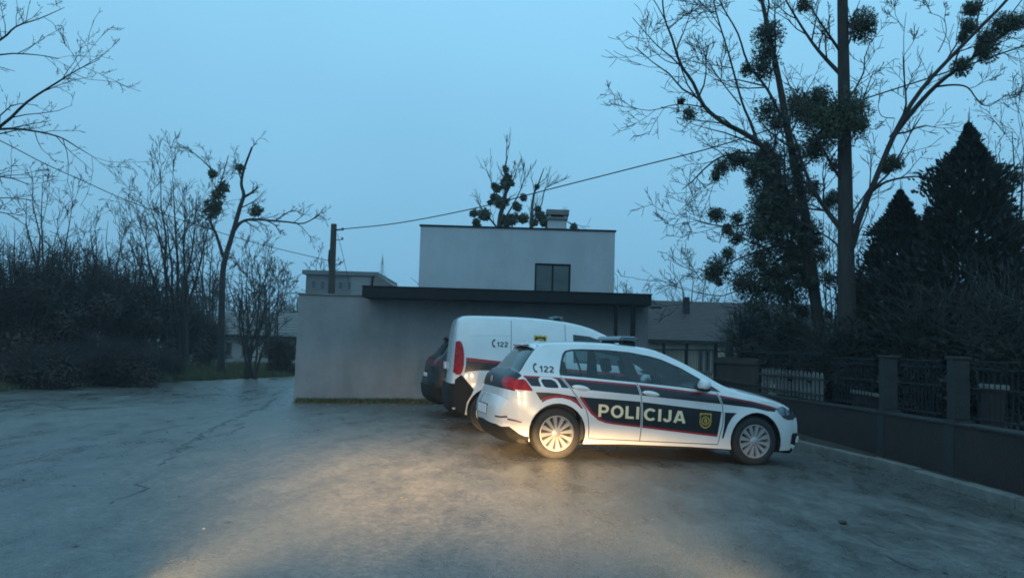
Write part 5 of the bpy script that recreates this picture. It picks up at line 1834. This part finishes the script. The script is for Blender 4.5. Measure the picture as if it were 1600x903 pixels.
# foreground tree reaching in at the left edge
CF = dict(lcap=5.0, wander=.17, trop=.03, rmin=.0032, max=3, num=[9, 5, 3.5, 0], ang=(28, 60), ratio=(.16, .30), end=.3)
bF = at(-190, 600, 13)
bF.z = terrain(bF.x, bF.y)
LF = [([(-190, 640), (-185, 400), (-175, 200), (-160, 20), (-150, -150)], .17, .07, 0, 6),
      ([(-180, 300), (-90, 250), (0, 198), (42, 160), (88, 130), (122, 109), (156, 93)], .040, .004, -.6, 12),
      ([(-180, 260), (-80, 215), (0, 202), (46, 204), (92, 214), (122, 231), (147, 246)], .032, .004, .4, 10),
      ([(-170, 150), (-70, 95), (0, 63), (25, 42), (63, 29), (101, 12)], .030, .004, -.3, 11),
      ([(-172, 170), (-70, 110), (0, 86), (55, 86), (92, 92)], .025, .004, .5, 9),
      ([(-160, 60), (-70, 20), (-5, -20), (40, -50)], .03, .006, 0, 8),
      ([(-182, 330), (-80, 290), (0, 276), (48, 290)], .025, .005, -.4, 10),
      ([(-184, 380), (-90, 330), (-10, 310), (46, 312)], .02, .005, .4, 9),
      ([(-184, 400), (-90, 370), (-10, 330), (40, 352)], .02, .005, .2, 9)]
tree_from_limbs('bare_tree', 'bare tree whose fine branches reach into the frame at the upper left', LF, CF, 41, bF, Y=13)

# trees far behind
CZ = dict(lcap=2.2, rcap=.02, wander=.12, trop=.07, rmin=.008, max=2, num=[8, 4, 0], ang=(15, 38), ratio=(.28, .5), end=.3)
bM = at(780, 520, 34)
bM.z = 0
LM = [([(778, 540), (779, 400), (781, 345), (785, 325), (790, 302), (790, 278), (790, 258), (793, 245)], .16, .02, 0, 9), ([(784, 330), (775, 310), (768, 285), (760, 265)], .04, .012, 0, 5), ([(787, 312), (800, 285), (808, 265)], .04, .012, 0, 6),
      ([(790, 340), (806, 312), (816, 290), (822, 265)], .04, .012, 0, 7), ([(780, 360), (760, 335), (745, 315)], .05, .012, 0, 6)]
clM = [(790, 265, 3, 0), (792, 278, 6, 0), (790, 288, 6, 0), (772, 290, 4, 0), (777, 295, 5, 0), (773, 308, 5, 0), (783, 316, 8, 0), (800, 287, 3, 0), (818, 309, 4, 0), (766, 317, 3, 0), (740, 334, 5, 0), (757, 336, 7, 0), (744, 348, 5, 0), (808, 323, 6, 0), (800, 342, 7, 0), (790, 346, 7, 0), (818, 342, 7, 0)]
tree_from_limbs('mistletoe_tree', 'distant bare tree hung with round mistletoe balls above the roof', LM, CZ, 51, bM, twigm='twig_far', clumps=clM, Y=34, leafsize=.10, dens=.6)
bM2 = at(836, 520, 36)
bM2.z = 0
LM2 = [([(828, 540), (829, 400), (830, 345), (834, 305), (842, 285), (850, 263)], .12, .015, 0, 8), ([(832, 340), (846, 320), (852, 295), (872, 285)], .04, .01, 0, 6), ([(831, 380), (860, 350), (880, 345), (898, 352)], .05, .012, 0, 6)]
tree_from_limbs('mistletoe_tree', 'thin distant tree with a few mistletoe balls left of the chimney', LM2, CZ, 52, bM2, barkm='bark_pale', twigm='twig_far', clumps=[(839, 292, 2.5, 0), (841, 327, 4, 0), (844, 337, 6, 0), (850, 347, 6, 0), (834, 348, 5, 0), (897, 355, 4, 0), (862, 345, 4, 0)], Y=36, leafsize=.10, dens=.6)
CY = dict(rcap=.03, wander=.14, trop=.05, rmin=.009, max=3, num=[7, 4, 3, 0], ang=(20, 48), ratio=(.3, .5), end=.3)
bush_tree('bare_tree', 'round bare tree behind the ridge of the tiled house', 1085, 50, [(1045, 445), (1062, 425), (1082, 415), (1102, 425), (1122, 440), (1140, 450)], CY, 61, .10, base_py=560)
bush_tree('bare_tree', 'small bare treetop just right of the upper storey', 975, 48, [(965, 432), (975, 440), (990, 452)], CY, 62, .07, base_py=560)
bush_tree('bare_tree', 'hazy bare treetop behind the apartment block and pole', 500, 85, [(494, 412), (505, 405), (515, 418)], dict(CY, rmin=.022), 63, .12, base_py=545)
bush_tree('bare_tree', 'leafy-twigged bare tree at the right edge behind the conifers', 1590, 21, [(1560, 240), (1580, 205), (1600, 195), (1640, 220), (1570, 290)], dict(CY, rmin=.007), 64, .09, base_py=600, leaves=900, lsize=.05)
bush_tree('bare_tree', 'thicket of thin upright shoots between the two mistletoe-laden trunks', 1300, 18, [(1285, 330), (1296, 350), (1306, 340), (1312, 380), (1345, 360), (1352, 390), (1290, 400)], dict(CY, rmin=.006), 65, .03, base_py=600)

# ------------------------------------------------------------------ conifers
def conifer(name, label, px_, top, Y, half_px, seed, n, base_py=600, tail=1.0):
    rng = random.Random(seed)
    base = at(px_, base_py, Y)
    base.z = 0
    root = empty(name, base)
    H = at(px_, top, Y).z
    R_ = half_px * Y / FPX
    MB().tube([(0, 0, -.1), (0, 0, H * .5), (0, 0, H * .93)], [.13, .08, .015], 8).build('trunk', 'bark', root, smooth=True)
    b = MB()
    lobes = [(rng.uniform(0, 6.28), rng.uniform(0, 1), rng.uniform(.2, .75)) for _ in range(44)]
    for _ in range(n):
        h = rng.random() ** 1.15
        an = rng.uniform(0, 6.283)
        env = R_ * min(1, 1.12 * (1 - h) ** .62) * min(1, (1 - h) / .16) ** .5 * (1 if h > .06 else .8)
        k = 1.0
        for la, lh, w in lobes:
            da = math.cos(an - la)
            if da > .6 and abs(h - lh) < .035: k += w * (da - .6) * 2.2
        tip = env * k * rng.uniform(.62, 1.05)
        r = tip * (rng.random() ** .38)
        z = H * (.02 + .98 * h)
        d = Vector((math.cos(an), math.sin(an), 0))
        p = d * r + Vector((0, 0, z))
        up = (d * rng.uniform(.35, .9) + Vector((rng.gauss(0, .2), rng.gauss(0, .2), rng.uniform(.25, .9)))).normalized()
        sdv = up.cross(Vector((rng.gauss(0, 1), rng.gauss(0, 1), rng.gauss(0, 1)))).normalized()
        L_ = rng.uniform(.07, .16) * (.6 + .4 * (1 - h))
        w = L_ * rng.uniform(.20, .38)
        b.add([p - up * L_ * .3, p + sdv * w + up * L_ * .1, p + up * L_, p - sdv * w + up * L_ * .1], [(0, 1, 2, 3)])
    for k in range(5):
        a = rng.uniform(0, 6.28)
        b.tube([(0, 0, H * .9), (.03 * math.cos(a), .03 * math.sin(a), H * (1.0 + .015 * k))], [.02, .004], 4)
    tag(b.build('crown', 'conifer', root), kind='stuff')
    tag(root, label, 'conifer')
conifer('conifer', 'tallest dark cone-shaped conifer at the far right', 1517, 196, 14.5, 130, 71, 36000)
conifer('conifer', 'shorter dark conifer with pointed top left of the tallest one', 1408, 300, 15.5, 108, 72, 26000)
conifer('conifer', 'narrow dark conifer wedged between the two larger conifers', 1452, 330, 15.2, 66, 73, 12000)
conifer('conifer', 'small hazy distant conifer tip behind the apartment block', 592, 402, 80, 16, 74, 1500, base_py=545)

# ------------------------------------------------------------------ hedges and bushes
def bush(name, label, px_, py_top, half_px, Y, seed, n, m, lsize, base_py=600, cat='bush', group=None, depth=1.0, twigs=70, blobs=9):
    rng = random.Random(seed)
    base = at(px_, base_py, Y)
    base.z = terrain(base.x, base.y)
    root = empty(name, base)
    H = at(px_, py_top, Y).z - base.z
    R_ = half_px * Y / FPX
    t = MB()
    for _ in range(twigs):
        a = rng.uniform(0, 6.28)
        q = Vector((math.cos(a) * R_ * rng.uniform(.1, .8), math.sin(a) * R_ * depth * rng.uniform(.1, .8), H * rng.uniform(.55, 1.05)))
        s_ = Vector((q.x * .3, q.y * .3, 0))
        mid = s_.lerp(q, .5) + Vector((rng.gauss(0, .12), rng.gauss(0, .12), .1 * H))
        t.tube([s_, mid, q, q + (q - mid) * .3], [.016, .012, .008, .004], 4, False)
        for _ in range(9):
            u = q.lerp(mid, rng.random())
            w_ = u + Vector((rng.gauss(0, .28), rng.gauss(0, .28), rng.uniform(.0, .42)))
            t.tube([u, w_], [.008, .005], 3, False)
            t.tube([w_, w_ + Vector((rng.gauss(0, .2), rng.gauss(0, .2), rng.uniform(.0, .28)))], [.005, .003], 3, False)
    tag(t.build('stems', 'hedge' if m == 'hedge' else 'twig', root), kind='stuff')
    b = MB()
    bl = []
    for _ in range(blobs):
        a = rng.uniform(0, 6.28)
        k = rng.random() ** .5
        bl.append((Vector((math.cos(a) * R_ * k * .72, math.sin(a) * R_ * depth * k * .72, H * rng.uniform(.22, .80) * (1 - .25 * k))), R_ * rng.uniform(.28, .45)))
    for _ in range(n):
        c, r = rng.choice(bl)
        d = Vector((rng.gauss(0, 1), rng.gauss(0, 1), rng.gauss(0, 1))).normalized()
        p = c + d * r * (rng.random() ** .45) * Vector((1, depth, 1)).length / 1.6
        p.z = max(.02, min(p.z, H * 1.05 + rng.gauss(0, .06)))
        u = Vector((rng.gauss(0, 1), rng.gauss(0, 1), rng.gauss(0, .7))).normalized()
        v = u.cross(d + Vector((.01, .02, .03))).normalized()
        s_ = lsize * rng.uniform(.5, 1.3)
        b.add([p - u * s_, p + v * s_ * .5, p + u * s_, p - v * s_ * .5], [(0, 1, 2, 3)])
    tag(b.build('crown', m, root), kind='stuff')
    tag(root, label, cat, group)
SL = 'shrub_leaf'
bush('thicket', 'dark brown thicket filling the left edge of the frame', 10, 392, 105, 22, 81, 11250, SL, 0.053, base_py=602, twigs=220)
bush('thicket', 'tall dark thicket second from the left edge', 105, 405, 85, 24, 82, 10000, SL, 0.056, base_py=600, twigs=220)
bush('thicket', 'broad dark thicket in front of the pale outbuilding roof', 195, 425, 75, 27, 83, 6875, SL, 0.062, base_py=595, twigs=240)
bush('thicket', 'loose thicket at the foot of the many-stemmed bare tree', 275, 468, 55, 32, 84, 3250, SL, 0.062, base_py=590, twigs=200)
bush('thicket', 'low brown bush at the road edge, left of the many-stemmed tree', 175, 548, 72, 23.5, 85, 5625, SL, 0.046, base_py=598, twigs=160)
bush('thicket', 'small brown bush between the tree trunks left of the broken tree', 232, 560, 42, 26, 86, 2750, SL, 0.046, base_py=594, twigs=120)
bush('thicket', 'dark bush against the pale house, next to the building corner', 440, 535, 24, 33, 87, 2500, SL, 0.050, base_py=585, twigs=90)
bush('thicket', 'lowest bush at the far left road edge', 60, 560, 70, 21.5, 88, 4375, SL, 0.046, base_py=604, twigs=150)
bush('thicket', 'hazy dark bush behind the broken tree trunk', 320, 505, 32, 35, 89, 1875, SL, 0.062, base_py=588, twigs=150)
bush('thicket', 'far dark bush above the pale house roof beside the building', 462, 478, 40, 60, 90, 2500, SL, .16, base_py=560, twigs=80)
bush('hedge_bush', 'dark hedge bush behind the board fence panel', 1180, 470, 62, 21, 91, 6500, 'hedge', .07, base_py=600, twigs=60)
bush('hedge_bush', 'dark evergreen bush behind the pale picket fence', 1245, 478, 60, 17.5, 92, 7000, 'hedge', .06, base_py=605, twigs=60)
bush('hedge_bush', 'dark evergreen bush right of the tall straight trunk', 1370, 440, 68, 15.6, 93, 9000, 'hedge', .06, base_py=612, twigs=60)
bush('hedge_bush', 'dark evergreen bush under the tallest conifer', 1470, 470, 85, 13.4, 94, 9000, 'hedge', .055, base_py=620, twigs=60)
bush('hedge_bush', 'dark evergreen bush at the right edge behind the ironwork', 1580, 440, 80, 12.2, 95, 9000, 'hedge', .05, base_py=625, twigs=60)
bush('hedge_bush', 'low dark shrub filling the gap behind the nearest railing posts', 1300, 525, 50, 14.8, 96, 5000, 'hedge', .05, base_py=612, twigs=60)
bush('hedge_bush', 'dark pointed shrub in front of the cream house corner', 1140, 512, 9, 30, 97, 900, 'hedge', .06, base_py=565, twigs=20)

# far wood that closes the view on the left and between the houses
def far_wood():
    rng = random.Random(99)
    b = MB()
    for i in range(520):
        x = rng.uniform(-95, 75)
        y = rng.uniform(95, 150)
        h = rng.uniform(4.5, 8.5) * (1.35 if x < -35 else 1)
        b.tube([(x, y, -2), (x + rng.gauss(0, .3), y, h * .6), (x + rng.gauss(0, .6), y, h)], [.16, .1, .03], 4, False)
        for _ in range(22):
            t = rng.uniform(.25, 1)
            p = Vector((x, y, h * t))
            d = Vector((rng.gauss(0, 1), rng.gauss(0, .6), rng.uniform(.2, 1.2))).normalized() * rng.uniform(.8, 2.2)
            b.tube([p, p + d], [.05, .02], 3, False)
    o = b.build('far_wood', 'far_wood')
    tag(o, 'far-off bare wood along the horizon behind the houses', 'wood', kind='stuff')
far_wood()

# ------------------------------------------------------------------ grass and litter
def grass_patch(name, pts, hgt, m, label, seed, lean=.35, w=.012):
    rng = random.Random(seed)
    b = MB()
    for (x, y, z) in pts:
        a = rng.uniform(0, 6.28)
        h = hgt * rng.uniform(.4, 1.2)
        d = Vector((math.cos(a), math.sin(a), 0))
        t = Vector((x, y, z)) + Vector((rng.gauss(0, lean) * h, rng.gauss(0, lean) * h, h))
        b.add([(x - d.x * w, y - d.y * w, z), (x + d.x * w, y + d.y * w, z), t], [(0, 1, 2)])
    tag(b.build(name, m), label, 'grass', kind='stuff')
rg = random.Random(7)
pts = []
while len(pts) < 42000:
    y = rg.uniform(15, 46)
    ex = interp(EDGE, y)
    x = ex - abs(rg.gauss(0, 2.6)) + .12
    n_ = math.sin(x * 1.7) * math.sin(y * 1.1 + x * .4)
    if n_ < -.35 and rg.random() < .6: continue
    pts.append((x, y, terrain(x, y) - .01))
grass_patch('verge_grass', pts, .24, 'grass', 'rough grass verge along the left road edge', 71, w=.016)
pts = []
for _ in range(7000):
    x = rg.uniform(-4.9, -1.2)
    y = 19.42 - abs(rg.gauss(0, .14))
    pts.append((x, y, gz(x, y) - .01))
grass_patch('wall_foot_grass', pts, .12, 'grass', 'thin strip of grass at the foot of the grey wall', 72, w=.008)
pts = []
for _ in range(5000):
    y = rg.uniform(4, 20)
    x = interp(KERB, y) + rg.uniform(.15, .6)
    if math.sin(y * 2.3) + math.sin(y * .9) < -.3: continue
    pts.append((x, y, gz(x, y) + .06))
grass_patch('strip_grass', pts, .10, 'leaf_litter', 'withered grass in the strip between kerb and wall', 73, w=.006)

def litter():
    rng = random.Random(123)
    b = MB()
    spots = []
    for _ in range(620):
        y = rng.uniform(4.5, 20)
        spots.append((interp(KERB, y) - abs(rng.gauss(0, .32)) - .03, y))
    for _ in range(260):
        x = rng.uniform(-5, -1)
        spots.append((x, 19.3 - abs(rng.gauss(0, .5))))
    for _ in range(300):
        y = rng.uniform(20, 34)
        spots.append((interp(EDGE, y) + abs(rng.gauss(0, .5)) + .1, y))
    for _ in range(150):
        spots.append((rng.uniform(-8, 5), rng.uniform(4.5, 19)))
    for x, y in spots:
        a, r = rng.uniform(0, 6.28), rng.uniform(.008, .028)
        u = Vector((math.cos(a), math.sin(a), rng.uniform(-.2, .3))) * r
        v = Vector((-math.sin(a), math.cos(a), rng.uniform(-.2, .3))) * r * .55
        p = Vector((x, y, gz(x, y) + .008))
        b.add([p - u, p + v, p + u, p - v], [(0, 1, 2, 3)])
    tag(b.build('leaf_litter', 'leaf_litter'), 'fallen leaves and grit scattered along the kerb and road edges', 'leaves', kind='stuff')
litter()

# scraps and small stones lying on the asphalt
rs = random.Random(17)
def pebble(px_, py_, r, m, name, label, cat):
    p = ground_at(px_, py_)
    z = gz(p.x, p.y)
    bm = bmesh.new()
    bmesh.ops.create_icosphere(bm, subdivisions=2, radius=r)
    for v in bm.verts:
        v.co += Vector((rs.gauss(0, r * .12), rs.gauss(0, r * .12), 0))
        v.co.z *= .5
    me = bpy.data.meshes.new(name)
    bm.to_mesh(me)
    bm.free()
    me.materials.append(MATS[m])
    o = link(name, me, None, loc=(p.x, p.y, z + r * .42))
    tag(o, label, cat)
pebble(318, 829, .009, 'paper', 'paper_scrap', 'tiny white scrap on the wet asphalt, lower left', 'litter')
pebble(1317, 803, .035, 'soil', 'stone', 'small dark clod on the asphalt near the right kerb', 'stone')
pebble(628, 779, .012, 'soil', 'stone', 'small dark pebble in the headlight patch, centre foreground', 'stone')

# ------------------------------------------------------------------ damp evening air
hz = MB().box((-300, -70, -6), (300, 300, 13)).build('haze', None)
HM = bpy.data.materials.new('damp_air')
HM.use_nodes = True
hn = HM.node_tree.nodes
hn.remove(hn['Principled BSDF'])
pv = hn.new('ShaderNodeVolumePrincipled')
pv.inputs['Color'].default_value = (0.82, 0.90, 0.95, 1)
pv.inputs['Density'].default_value = 0.0012
HM.node_tree.links.new(pv.outputs[0], hn['Material Output'].inputs['Volume'])
hz.data.materials.append(HM)
tag(hz, 'thin bluish evening haze in the damp air', 'haze', kind='stuff')
